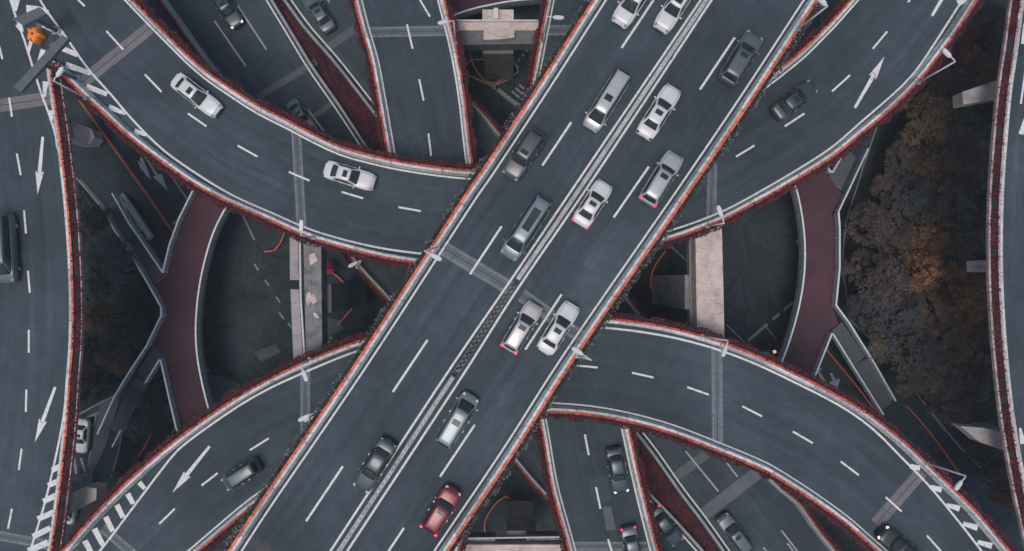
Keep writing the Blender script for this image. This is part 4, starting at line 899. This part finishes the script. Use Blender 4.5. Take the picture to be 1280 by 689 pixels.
# nose where the two parapets meet
mb = MB(); mb.poly(UP([(58, 83), (60, 75), (66, 73), (72, 80), (67, 88)], Z3), Z3, Z3 + 0.8); mb.build('gore_nose', M['parapet'], ra)

# small amber warning lamp by the right footbridge
rt = thing('warning_lamp', 'small glowing amber warning lamp near the foot of the right footbridge', 'warning lamp'); c = U(969, 440, 3.0)
mb = MB(); mb.tube([(c.x, c.y, 0), (c.x, c.y, 2.8)], 0.06); mb.build('post', M['metal'], rt); mb = MB(); mb.tube([(c.x, c.y, 2.8), (c.x, c.y, 3.0)], [0.22, 0.16], 12); mb.build('lens', M['lit_amber'], rt)
mb = MB(); mb.box((c.x - 0.3, c.y - 0.5, 0.6), (0.7, 0.5, 1.2)); mb.build('cabinet', M['railpanel'], rt); place(rt, Vector((c.x, c.y, 0)))

# ------------------------------------------------------------------ cars
def loft(sections):
    """sections: list of rings of equal length (x, y, z)"""
    n = len(sections[0]); vs = [v for s in sections for v in s]
    fs = [(i * n + k, (i + 1) * n + k, (i + 1) * n + (k + 1) % n, i * n + (k + 1) % n) for i in range(len(sections) - 1) for k in range(n)]
    fs += [tuple(range(n)), tuple((len(sections) - 1) * n + k for k in range(n))[::-1]]
    return vs, fs
def interp(tab, x):
    for (x0, *a), (x1, *b) in zip(tab[:-1], tab[1:]):
        if x <= x1:
            f = (x - x0) / (x1 - x0); f = f * f * (3 - 2 * f) if False else f; return [p + (q - p) * f for p, q in zip(a, b)]
    return list(tab[-1][1:])
KIND = {  # x as a fraction of the length from the rear (0) to the nose (1): windscreen base, roof front, roof rear, rear window base; belt heights; roof height
    'sedan': dict(ws=0.70, rf=0.545, rr=0.275, rw=0.145, H=1.45, belt=[(0, 0.72), (0.03, 0.92), (0.15, 1.02), (0.45, 0.98), (0.70, 0.96), (0.90, 0.82), (0.97, 0.70), (1, 0.55)]),
    'suv': dict(ws=0.735, rf=0.59, rr=0.10, rw=0.03, H=1.68, belt=[(0, 0.85), (0.02, 1.05), (0.12, 1.12), (0.5, 1.08), (0.735, 1.05), (0.92, 0.94), (0.98, 0.78), (1, 0.6)]),
    'van': dict(ws=0.86, rf=0.72, rr=0.055, rw=0.015, H=1.90, belt=[(0, 0.9), (0.02, 1.10), (0.3, 1.15), (0.7, 1.12), (0.86, 1.06), (0.95, 0.9), (1, 0.62)])}
def car(label, front, rear, z, kind, paint, L=None, W=1.86, lights=None, sunroof=True, rails=False, group='cars on the roads'):
    k = dict(KIND[kind]); zc = z + 0.8; cr = random.Random(label)
    for q, a_ in (('ws', 0.025), ('rf', 0.02), ('rr', 0.03 if kind == 'sedan' else 0.012), ('rw', 0.015 if kind == 'sedan' else 0.004)): k[q] = k[q] + cr.uniform(-a_, a_)
    k['H'] *= cr.uniform(0.96, 1.04); W = W * cr.uniform(0.97, 1.03); pano = 'blue grey van' in label
    Fp, Rp = U(*front, zc), U(*rear, zc); d = Fp - Rp; L = L or d.length; yaw = math.atan2(d.y, d.x); cpos = (Fp + Rp) / 2
    rt = thing('car' if kind != 'van' else 'van', label, 'car' if kind != 'van' else 'van', group)
    X = lambda f: (f - 0.5) * L
    hw = W / 2
    def wid(f):
        e = 1.0
        if f > 0.82: e = 1 - 0.24 * ((f - 0.82) / 0.18) ** 2.2
        if f < 0.15: e = 1 - 0.16 * ((0.15 - f) / 0.15) ** 2.0
        return hw * e
    secs = []
    for f in (0, 0.012, 0.04, 0.1, 0.15, 0.22, 0.3, 0.4, 0.5, 0.6, 0.7, 0.78, 0.86, 0.92, 0.965, 0.99, 1.0):
        b = interp([(a, c) for a, c in k['belt']], f)[0]; w_ = wid(f); lo = 0.24 if 0.04 < f < 0.96 else 0.34
        ring = [(w_ * 0.82, lo), (w_ * 0.97, lo + 0.10), (w_, 0.52), (w_ * 0.985, b * 0.78), (w_ * 0.93, b - 0.05), (w_ * 0.84, b), (w_ * 0.45, b + 0.035), (0, b + 0.045)]
        ring = ring + [(-y, zz) for y, zz in ring[-2::-1]]
        secs.append([(X(f), y, zz) for y, zz in ring])
    mb = MB(); mb.add(*loft(secs)); 
    # cabin: pillars and roof in body colour
    bw, tw, H = hw * 0.86, hw * 0.66, k['H']
    belt = lambda f: interp([(a, c) for a, c in k['belt']], f)[0]
    cs = []
    for f, zt, wt in ((k['rw'], belt(k['rw']) + 0.0, bw * 0.93), (k['rr'] * 0.55 + k['rw'] * 0.45, belt(k['rw']) * 0.45 + H * 0.55, (bw * 0.45 + tw * 0.55)), (k['rr'], H - 0.04, tw * 0.98), (k['rr'] + 0.06, H, tw), ((k['rf'] + k['rr']) / 2, H + 0.03, tw * 1.02), (k['rf'] - 0.04, H, tw), (k['rf'], H - 0.045, tw * 0.98), (k['rf'] * 0.5 + k['ws'] * 0.5, (H + belt(k['ws'])) / 2 - 0.01, (bw + tw) / 2 * 0.985), (k['ws'], belt(k['ws']) + 0.0, bw * 0.92)):
        b0 = belt(f) - 0.12; wb = bw * (1.0 if 0.1 < f < 0.72 else 0.96)
        ww = lambda h_: wb + (wt - wb) * max(0, min(1, (h_ - b0) / max(0.05, zt - b0)))
        ring = [(wb, b0), ((wb + wt) / 2, (b0 + zt) / 2 + 0.02), (wt, zt - 0.05), (wt * 0.9, zt - 0.005), (wt * 0.45, zt + 0.02), (0, zt + 0.027)]
        ring = ring + [(-y, zz) for y, zz in ring[-2::-1]]; cs.append([(X(f), y, zz) for y, zz in ring])
    mb.add(*loft(cs))
    if rails:
        for s in (-1, 1): mb.tube([(X(k['rr'] + 0.03), s * tw * 0.9, H + 0.02), (X(k['rr'] + 0.06), s * tw * 0.9, H + 0.09), (X(k['rf'] - 0.05), s * tw * 0.9, H + 0.09), (X(k['rf'] - 0.02), s * tw * 0.9, H + 0.01)], 0.022, 6)
    body = mb.build('body', paint, rt, True); ss = body.modifiers.new('subsurf', 'SUBSURF'); ss.levels = 1; ss.render_levels = 1
    def patch(name, c4, mat, bulge=0.03, nn=5, off=0.0):
        a, b, c, e = [Vector(v) for v in c4]; nrm = (b - a).cross(e - a).normalized()
        if nrm.z < 0: nrm = -nrm
        pm_ = MB(); vs = []
        for i in range(nn + 1):
            for j in range(nn + 1):
                u, v = i / nn, j / nn; p = a.lerp(b, u).lerp(e.lerp(c, u), v); vs.append(p + nrm * (off + bulge * (4 * v * (1 - v)) * 1.0))
        fs = [(i * (nn + 1) + j, (i + 1) * (nn + 1) + j, (i + 1) * (nn + 1) + j + 1, i * (nn + 1) + j + 1) for i in range(nn) for j in range(nn)]
        pm_.add(vs, fs); o = pm_.build(name, mat, rt, True); so_ = o.modifiers.new('solid', 'SOLIDIFY'); so_.thickness = 0.02; so_.offset = 0; return o
    G = M['glass']; bz = belt(k['ws']); 
    patch('windscreen', [(X(k['ws'] - 0.012), -bw * 0.83, bz + 0.07), (X(k['rf'] + 0.010), -tw * 0.86, H - 0.015), (X(k['rf'] + 0.010), tw * 0.86, H - 0.015), (X(k['ws'] - 0.012), bw * 0.83, bz + 0.07)], G, 0.05, 6, 0.03)
    bz = belt(k['rw']); patch('rear_window', [(X(k['rw'] + 0.02), -bw * 0.78, bz + 0.06), (X(k['rr'] - 0.004), -tw * 0.82, H - 0.03), (X(k['rr'] - 0.004), tw * 0.82, H - 0.03), (X(k['rw'] + 0.02), bw * 0.78, bz + 0.06)], G, 0.04, 6, 0.03)
    for s in (-1, 1):
        bz = belt(0.45) + 0.03; x0, x1, x2, x3 = X(k['rw'] + 0.07 if kind == 'sedan' else k['rw'] + 0.05), X(k['rr'] + 0.03), X(k['rf'] - 0.01), X(k['ws'] - 0.05)
        patch('side_window', [(x0, s * bw * 0.985, bz), (x3, s * bw * 0.985, bz), (x2, s * (tw + 0.03), H - 0.10), (x1, s * (tw + 0.03), H - 0.10)], G, 0.0, 5, 0.035)
    if sunroof:
        f0, f1 = (k['rf'] - 0.13, k['rf'] - 0.045) if kind != 'van' else (0.45, 0.55)
        if pano and kind != 'sedan': f0 = k['rr'] + 0.16
        sr = MB(); sr.box((X((f0 + f1) / 2), 0, H + 0.057), ((f1 - f0) * L, tw * 1.1, 0.03)); o = sr.build('sunroof', G, rt); bv = o.modifiers.new('bevel', 'BEVEL'); bv.width = 0.012
    for s in (-1, 1):
        hm_ = M['lit_head'] if lights and 'h' in lights else M['headlight']; hb = MB(); f = 0.955; bz = belt(f) - 0.07
        hb.box((X(0.957), s * wid(0.957) * 0.78, bz + 0.035), (0.30, 0.27, 0.12), -s * 0.45); o = hb.build('headlight', hm_, rt); bv = o.modifiers.new('bevel', 'BEVEL'); bv.width = 0.05; bv.segments = 2
        tl = MB(); tl.box((X(0.028), s * wid(0.03) * (0.88 if lights and 't' in lights else 0.80), belt(0.03) - 0.09), (0.22, 0.24, 0.16), s * 0.25); o = tl.build('tail_light', M['lit_tail'] if lights and 't' in lights else M['taillight'], rt); bv = o.modifiers.new('bevel', 'BEVEL'); bv.width = 0.04; bv.segments = 2
        mm = MB(); mm.box((X(k['ws'] - 0.045), s * (hw + 0.07), belt(0.6) + 0.06), (0.12, 0.20, 0.13), s * 0.2); o = mm.build('wing_mirror', paint, rt); bv = o.modifiers.new('bevel', 'BEVEL'); bv.width = 0.035; bv.segments = 2
        for f in (0.19, 0.80):
            wm = MB(); yy = s * (hw - 0.12); wm.tube([(X(f), yy - 0.11, 0.325), (X(f), yy + 0.11, 0.325)], 0.325, 20); wh = wm.build('wheel', M['tyre'], rt)
            rm = MB(); rm.tube([(X(f), s * (hw - 0.005), 0.325), (X(f), s * (hw + 0.005), 0.325)], 0.21, 14); rm.build('rim', M['rim'], wh)
    for nm, f in (('front_plate', 1.0), ('rear_plate', 0.0)):
        pl = MB(); pl.box((X(f) + (0.012 if f else -0.012), 0, 0.48 if f else 0.62), (0.02, 0.44, 0.14)); pl.build(nm, M['plate'], rt)
    # seams: bonnet edges, boot lid, doors, plus the wipers
    sm = MB(); bl = lambda f: belt(f)
    if kind != 'van':
        for s in (-1, 1):
            pts = [(X(f), s * wid(f) * 0.72, bl(f) + 0.026) for f in (k['ws'] + 0.03, 0.84, 0.90, 0.95)]; sm.tube(pts, 0.012, 4)
        sm.tube([(X(0.952), y * wid(0.95) * 0.72, bl(0.952) + 0.03) for y in (-1, -0.4, 0.4, 1)], 0.012, 4)
    sm.build('bonnet_seam', M['black'], rt) if kind != 'van' else None
    for s in (-1, 1):
        for f in (0.30, 0.49, 0.68):
            sm = MB()
            if f < k['ws']: sm.tube([(X(f), s * wid(f) * 0.995, 0.45), (X(f), s * wid(f) * 0.985, bl(f) * 0.80), (X(f), s * wid(f) * 0.935, bl(f) - 0.03)], 0.012, 4); sm.build('door_seam', M['black'], rt)
    for s in (-0.1, 0.45):
        wp = MB(); wp.tube([(X(k['ws'] - 0.004), s * bw, bl(k['ws']) + 0.10), (X(k['ws'] - 0.02), (s + 0.42) * bw * 0.9, bl(k['ws']) + 0.19)], 0.014, 4); wp.build('wiper', M['black'], rt)
    for s in (-1, 1):
        for f in (0.38, 0.57):
            dh = MB(); dh.box((X(f), s * (wid(f) + 0.004), bl(f) * 0.80), (0.20, 0.03, 0.03)); dh.build('door_handle', M['rim'], rt)
    gl = MB(); gl.box((X(0.992), 0, 0.56), (0.10, hw * 0.95, 0.12)); gl.build('grille', M['black'], rt)
    rt.location = (cpos.x, cpos.y, z + 0.002); rt.rotation_euler = (0, 0, yaw)
    return rt

P_white = m_car('white car paint', (0.66, 0.66, 0.655), 0.0); P_silver = m_car('silver car paint', (0.47, 0.48, 0.48), 0.35)
P_warm = m_car('warm silver car paint', (0.52, 0.50, 0.49), 0.25); P_blue = m_car('blue grey car paint', (0.16, 0.215, 0.245), 0.3)
P_teal = m_car('pale teal grey car paint', (0.20, 0.255, 0.27), 0.25); P_dark = m_car('dark slate car paint', (0.052, 0.072, 0.086), 0.2)
P_dteal = m_car('dark teal car paint', (0.045, 0.072, 0.083), 0.25); P_grey = m_car('grey car paint', (0.115, 0.135, 0.15), 0.3)
P_mid = m_car('mid grey van paint', (0.095, 0.125, 0.145), 0.1); P_red = m_car('dark red car paint', (0.21, 0.024, 0.042), 0.2); P_black = m_car('black car paint', (0.012, 0.016, 0.019), 0.2); P_mauve = m_car('dark grey mauve car paint', (0.085, 0.085, 0.095), 0.3)
P_pale = m_car('pale blue white car paint', (0.50, 0.56, 0.59), 0.1)
car('silver white car without sunroof cut by the top edge on the straight road, outer lane', (773, 30), (813, -31), Z4, 'suv', P_white, sunroof=True)
car('white car with roof rails cut by the top edge beside the median fence', (825, 37), (865, -24), Z4, 'suv', P_white, rails=True)
car('long silver people carrier left of the median fence, near the top', (737, 161), (780, 92), Z4, 'van', P_silver, W=1.9)
car('bright white car just right of the median fence, upper one of two white cars there', (844, 108), (804, 171), Z4, 'sedan', P_white)
car('silver car with roof rails in the outer right lane, below the upper white car', (846, 192), (808, 254), Z4, 'suv', P_silver, rails=True, lights='t')
car('white car with glowing red tail lights hugging the median fence at picture centre', (758, 228), (724, 281), Z4, 'sedan', P_white, lights='t')
car('warm silver car abreast of a white car, left one of the pair', (670, 380), (635, 438), Z4, 'suv', P_warm, lights='t')
car('white car with dark sunroof abreast of a silver car, right one of the pair', (717, 380), (679, 441), Z4, 'sedan', P_white)
car('long blue grey van left of the median fence near the picture centre', (634, 322), (682, 248), Z4, 'van', P_blue, W=1.95)
car('dark grey car with pale roof glints by the left parapet of the straight road', (636, 222), (674, 164), Z4, 'suv', P_mauve)
car('dull grey car in the outer right lane of the straight road near the top', (945, 42), (908, 103), Z4, 'suv', P_grey, W=1.9)
car('dark teal car on the upper right ramp beside a lane dash', (1018, 106), (969, 144), Z3, 'sedan', P_dteal)
car('white car on the upper left ramp, followed by no other, nearer the gore', (272, 140), (217, 97), Z3, 'sedan', P_white)
car('white car on the upper ramp nearest the straight road', (468, 229), (405, 210), Z3, 'sedan', P_white)
car('pale teal grey people carrier in the lower half right of the median fence', (590, 494), (553, 556), Z4, 'van', P_teal, W=1.9, sunroof=True)
car('dark red car low on the straight road by its right parapet', (568, 611), (535, 664), Z4, 'suv', P_red, rails=True, lights='t')
car('dark slate car barely standing out in the lower left lane of the straight road', (449, 613), (487, 551), Z4, 'sedan', P_dark, sunroof=False)
car('plain grey van on the lower left ramp beside the big white arrow', (280, 607), (323, 580), Z3, 'van', P_mid, W=1.6, sunroof=False)
car('dull grey van cut by the left edge on the left border road', (7, 354), (2, 266), Z3, 'van', P_mid, W=2.1)
car('dark teal car with pale lights at the top edge on the lower left carriageway', (297, 32), (268, -12), Z1, 'sedan', P_dteal, lights='h')
car('dull grey car cut by the top edge, right of the dark red strip', (382, -8), (413, 38), Z1, 'sedan', P_mid)
car('dull grey car slipping under the upper ramp from the lower carriageway', (391, 166), (362, 126), Z1, 'sedan', P_mid, W=1.7)
car('dark teal car with pale headlights on the narrow viaduct, upper one of two', (777.5, 617), (767, 560), Z2, 'sedan', P_dteal, lights='h', sunroof=False)
car('dark car with red tail lights on the narrow viaduct, cut by the bottom edge', (797, 716), (785, 659), Z2, 'sedan', P_grey, lights='t', sunroof=False)
car('dark teal car with bright red tail light squeezed right of the narrow viaduct', (849, 680), (816, 636), Z1, 'sedan', P_dteal, lights='t', sunroof=False)
car('dull grey car at the bottom edge, just right of the dark red strip', (902, 645), (936, 690), Z1, 'suv', P_mid)
car('black car with lit headlights at the bottom of the lower right ramp', (1102, 664), (1150, 705), Z3, 'suv', P_black, lights='h')
car('pale white car parked on the ground at lower left beside the border road', (99.5, 567), (103.5, 524), ZG, 'sedan', P_white, W=1.85, group='vehicles parked at ground level')
car('white van half hidden beneath the brown pier cap at lower left', (83, 656), (90, 604), ZG, 'van', P_white, W=1.8, sunroof=False, group='vehicles parked at ground level')

# ------------------------------------------------------------------ trees
def crown_mesh(seed, nclump, leaves, rad, h, leafsize):
    rg = random.Random(seed); mb = MB(); global rng; keep = rng; rng = rg
    cl = []
    for i in range(nclump):
        a = rg.uniform(0, 2 * math.pi); r = rad * math.sqrt(rg.random()) * 0.92; zz = h * (0.62 + 0.30 * (1 - (r / rad) ** 2) + rg.uniform(-0.14, 0.06))
        cl.append((Vector((r * math.cos(a), r * math.sin(a), zz)), rad * (0.10 + 0.24 * rg.random() ** 1.6)))
    for c, cr in cl:
        for _ in range(leaves):
            d = Vector((rg.gauss(0, 1), rg.gauss(0, 1), rg.gauss(0.25, 0.9))).normalized()
            p = c + Vector((d.x, d.y, d.z * 0.75)) * cr * (rg.uniform(0.5, 1.1) if rg.random() < 0.86 else rg.uniform(1.1, 1.7)); n = (d * 0.8 + Vector((0, 0, 1.25))).normalized()
            s = leafsize * rg.uniform(0.6, 1.5); t1 = n.cross(Vector((rg.uniform(-1, 1), rg.uniform(-1, 1), rg.uniform(-1, 1)))).normalized(); t2 = n.cross(t1)
            mb.add([p - t1 * s * 0.5, p + t2 * s * 0.35, p + t1 * s * 0.55, p - t2 * s * 0.35], [(0, 1, 2, 3)])
    rng = keep; return mb, cl
def trunk_mesh(cl, h, rad):
    mb = MB(); mb.tube([(0, 0, -0.1), (0.05, 0.03, h * 0.25), (0, 0.05, h * 0.5), (0.04, 0, h * 0.75)], [0.2, 0.16, 0.12, 0.06], 8)
    for c, r in cl[:9]: mb.tube([(0.02, 0.03, h * 0.35), (c.x * 0.5, c.y * 0.5, (h * 0.35 + c.z) * 0.52), (c.x, c.y, c.z)], [0.08, 0.05, 0.02], 6)
    return mb
VAR = []
for sd_ in range(5):
    mb, cl = crown_mesh(100 + sd_, 52, 95, 3.0, 9.0, 0.27); VAR.append((mb, trunk_mesh(cl, 9.0, 3.0)))
CACHE = {}
def tree(label, px, mat, r, h, var, group, name='tree', zt=None):
    c = U(px[0], px[1], h * 0.75); key = (var, mat, name)
    rt = thing(name, label, 'tree' if name == 'tree' else 'shrub', group)
    if key not in CACHE:
        cb, tb = VAR[var]; co = cb.build('crown', M[mat], rt); to = tb.build('trunk', M['bark'], rt); CACHE[key] = (co.data, to.data)
    else:
        for nm, me in zip(('crown', 'trunk'), CACHE[key]):
            o = bpy.data.objects.new(nm, me); col.objects.link(o); o.parent = rt
    rt.location = (c.x, c.y, 0.13); rt.scale = (r / 3.0, r / 3.0, h / 9.0); rt.rotation_euler = (0, 0, rng.uniform(0, 6.28))
TG = 'trees massed between the right ramp and the right border road'
right = [(1197, 40, 'leaf_rust', 2.6, 9), (1235, 62, 'leaf_brown', 2.6, 9), (1205, 82, 'leaf_rust', 3.2, 9.5), (1240, 25, 'leaf_olive', 2.3, 8), (1225, 100, 'leaf_rust', 2.6, 9), (1185, 112, 'leaf_brown', 2.4, 8),
         (1160, 150, 'leaf_ochre', 3.0, 9), (1200, 160, 'leaf_olive', 3.0, 9.5), (1235, 150, 'leaf_teal', 2.6, 8), (1130, 195, 'leaf_brown', 2.4, 7.5), (1172, 205, 'leaf_ochre', 2.9, 9), (1215, 210, 'leaf_olive', 3.0, 9.5),
         (1112, 235, 'leaf_brown', 2.2, 7), (1145, 248, 'leaf_teal', 2.8, 8.5), (1190, 255, 'leaf_olive', 3.0, 9.5), (1228, 262, 'leaf_brown', 2.5, 8.5), (1236, 345, 'leaf_ochre', 2.2, 8.5), (1240, 450, 'leaf_brown', 2.2, 8), (1088, 280, 'leaf_brown', 2.6, 8), (1120, 298, 'leaf_brown', 2.8, 9),
         (1160, 300, 'leaf_orange', 2.7, 9.5), (1200, 305, 'leaf_olive', 2.7, 9), (1080, 335, 'leaf_brown', 2.4, 8), (1115, 350, 'leaf_brown', 3.0, 9.5), (1152, 340, 'leaf_orange', 2.6, 9.5), (1190, 350, 'leaf_orange', 2.6, 9),
         (1222, 362, 'leaf_orange', 2.4, 9), (1085, 385, 'leaf_teal', 2.5, 8), (1122, 395, 'leaf_teal', 2.9, 9), (1163, 385, 'leaf_ochre', 2.7, 9), (1202, 390, 'leaf_orange', 2.7, 9.5), (1232, 405, 'leaf_ochre', 2.2, 8.5),
         (1108, 430, 'leaf_olive', 2.5, 8), (1145, 435, 'leaf_teal', 2.8, 9), (1185, 428, 'leaf_ochre', 2.7, 9.5), (1222, 440, 'leaf_ochre', 2.5, 9), (1140, 472, 'leaf_brown', 2.4, 8), (1175, 475, 'leaf_olive', 2.9, 9.5), (1212, 480, 'leaf_olive', 2.6, 9), (1190, 510, 'leaf_brown', 2.4, 8),
         (1238, 580, 'leaf_brown', 2.2, 7), (1260, 615, 'leaf_rust', 2.2, 7), (1245, 500, 'leaf_teal', 2.2, 8), (1240, 320, 'leaf_teal', 2.1, 8), (1238, 205, 'leaf_teal', 2.2, 8)]
CN = {'leaf_rust': 'rust red', 'leaf_brown': 'dull brown', 'leaf_olive': 'dark olive', 'leaf_teal': 'dark blue green', 'leaf_orange': 'orange flecked', 'leaf_ochre': 'ochre'}
def where(x, y):
    v = 'near the top edge' if y < 75 else 'by the uppermost pier cap' if y < 175 else 'in the upper grove' if y < 275 else 'level with the white cap end' if y < 375 else 'in the lower grove' if y < 460 else 'near the lowest pier cap'
    hh = 'beside the right footbridge' if x < 1118 else 'left of centre' if x < 1170 else 'right of centre' if x < 1212 else 'by the border road'
    return v + ', ' + hh
seen = {}
for i, (x, y, mt, r, h) in enumerate(right):
    lab = '%s bushy tree %s' % (CN[mt], where(x, y)); key = lab; seen[key] = seen.get(key, 0) + 1
    if seen[key] > 1: lab = lab.replace('bushy tree', 'smaller tree' if r < 2.7 else 'broad tree')
    tree(lab, (x, y), mt, r * rng.uniform(0.88, 1.06), h * rng.uniform(0.72, 1.08), i % 5, TG)
LG = 'dark trees below the left border road'
for i, (x, y, mt, r, h, lab) in enumerate([
        (132, 325, 'leaf_tealpale', 2.9, 8, 'dark blue green tree under the left border road, biggest of its patch'), (118, 358, 'leaf_tealpale', 2.2, 7, 'dark blue green tree just above the ochre tree on the left'),
        (122, 395, 'leaf_dimochre', 2.0, 7.5, 'dim ochre brown tree left of the left footbridge'), (150, 425, 'leaf_teal', 2.4, 6.5, 'dark green tree below the ochre tree on the left'), (110, 440, 'leaf_teal', 2.3, 7, 'dark green tree against the left border road, below the ochre tree'),
        (147, 452, 'leaf_dimochre', 1.6, 6, 'small dim rust tree above the lower left stairs'), (108, 480, 'leaf_dark', 2.3, 6, 'dim brown tree above the parked pale car'), (112, 275, 'leaf_teal', 2.0, 6, 'small dark tree beside the kerb at upper left')]):
    tree(lab, (x, y), mt, r, h, (i + 2) % 5, LG)
SG = 'shrubs beside the lower left stairs'
for i, (x, y, mt, r, h, lab) in enumerate([
        (172, 492, 'leaf_tealpale', 1.8, 3.5, 'dark shrub growing through the lower left stairs'), (198, 495, 'leaf_dark', 1.8, 4, 'dark olive shrub between stairs and left footbridge'), (190, 520, 'leaf_teal', 1.9, 4, 'dark shrub above the short orange rail'),
        (215, 515, 'leaf_teal', 1.5, 3.5, 'dark shrub against the left footbridge railing'), (172, 535, 'leaf_tealpale', 1.5, 3, 'dark shrub right of the foot of the stairs'), (152, 590, 'leaf_teal', 1.2, 2.5, 'small shrub at the lower ramp planter'), (162, 575, 'leaf_teal', 1.1, 2.5, 'small shrub at the end of the short orange rail')]):
    tree(lab, (x, y), mt, r, h, (i + 1) % 5, SG, 'shrub')
# low undergrowth on the beds
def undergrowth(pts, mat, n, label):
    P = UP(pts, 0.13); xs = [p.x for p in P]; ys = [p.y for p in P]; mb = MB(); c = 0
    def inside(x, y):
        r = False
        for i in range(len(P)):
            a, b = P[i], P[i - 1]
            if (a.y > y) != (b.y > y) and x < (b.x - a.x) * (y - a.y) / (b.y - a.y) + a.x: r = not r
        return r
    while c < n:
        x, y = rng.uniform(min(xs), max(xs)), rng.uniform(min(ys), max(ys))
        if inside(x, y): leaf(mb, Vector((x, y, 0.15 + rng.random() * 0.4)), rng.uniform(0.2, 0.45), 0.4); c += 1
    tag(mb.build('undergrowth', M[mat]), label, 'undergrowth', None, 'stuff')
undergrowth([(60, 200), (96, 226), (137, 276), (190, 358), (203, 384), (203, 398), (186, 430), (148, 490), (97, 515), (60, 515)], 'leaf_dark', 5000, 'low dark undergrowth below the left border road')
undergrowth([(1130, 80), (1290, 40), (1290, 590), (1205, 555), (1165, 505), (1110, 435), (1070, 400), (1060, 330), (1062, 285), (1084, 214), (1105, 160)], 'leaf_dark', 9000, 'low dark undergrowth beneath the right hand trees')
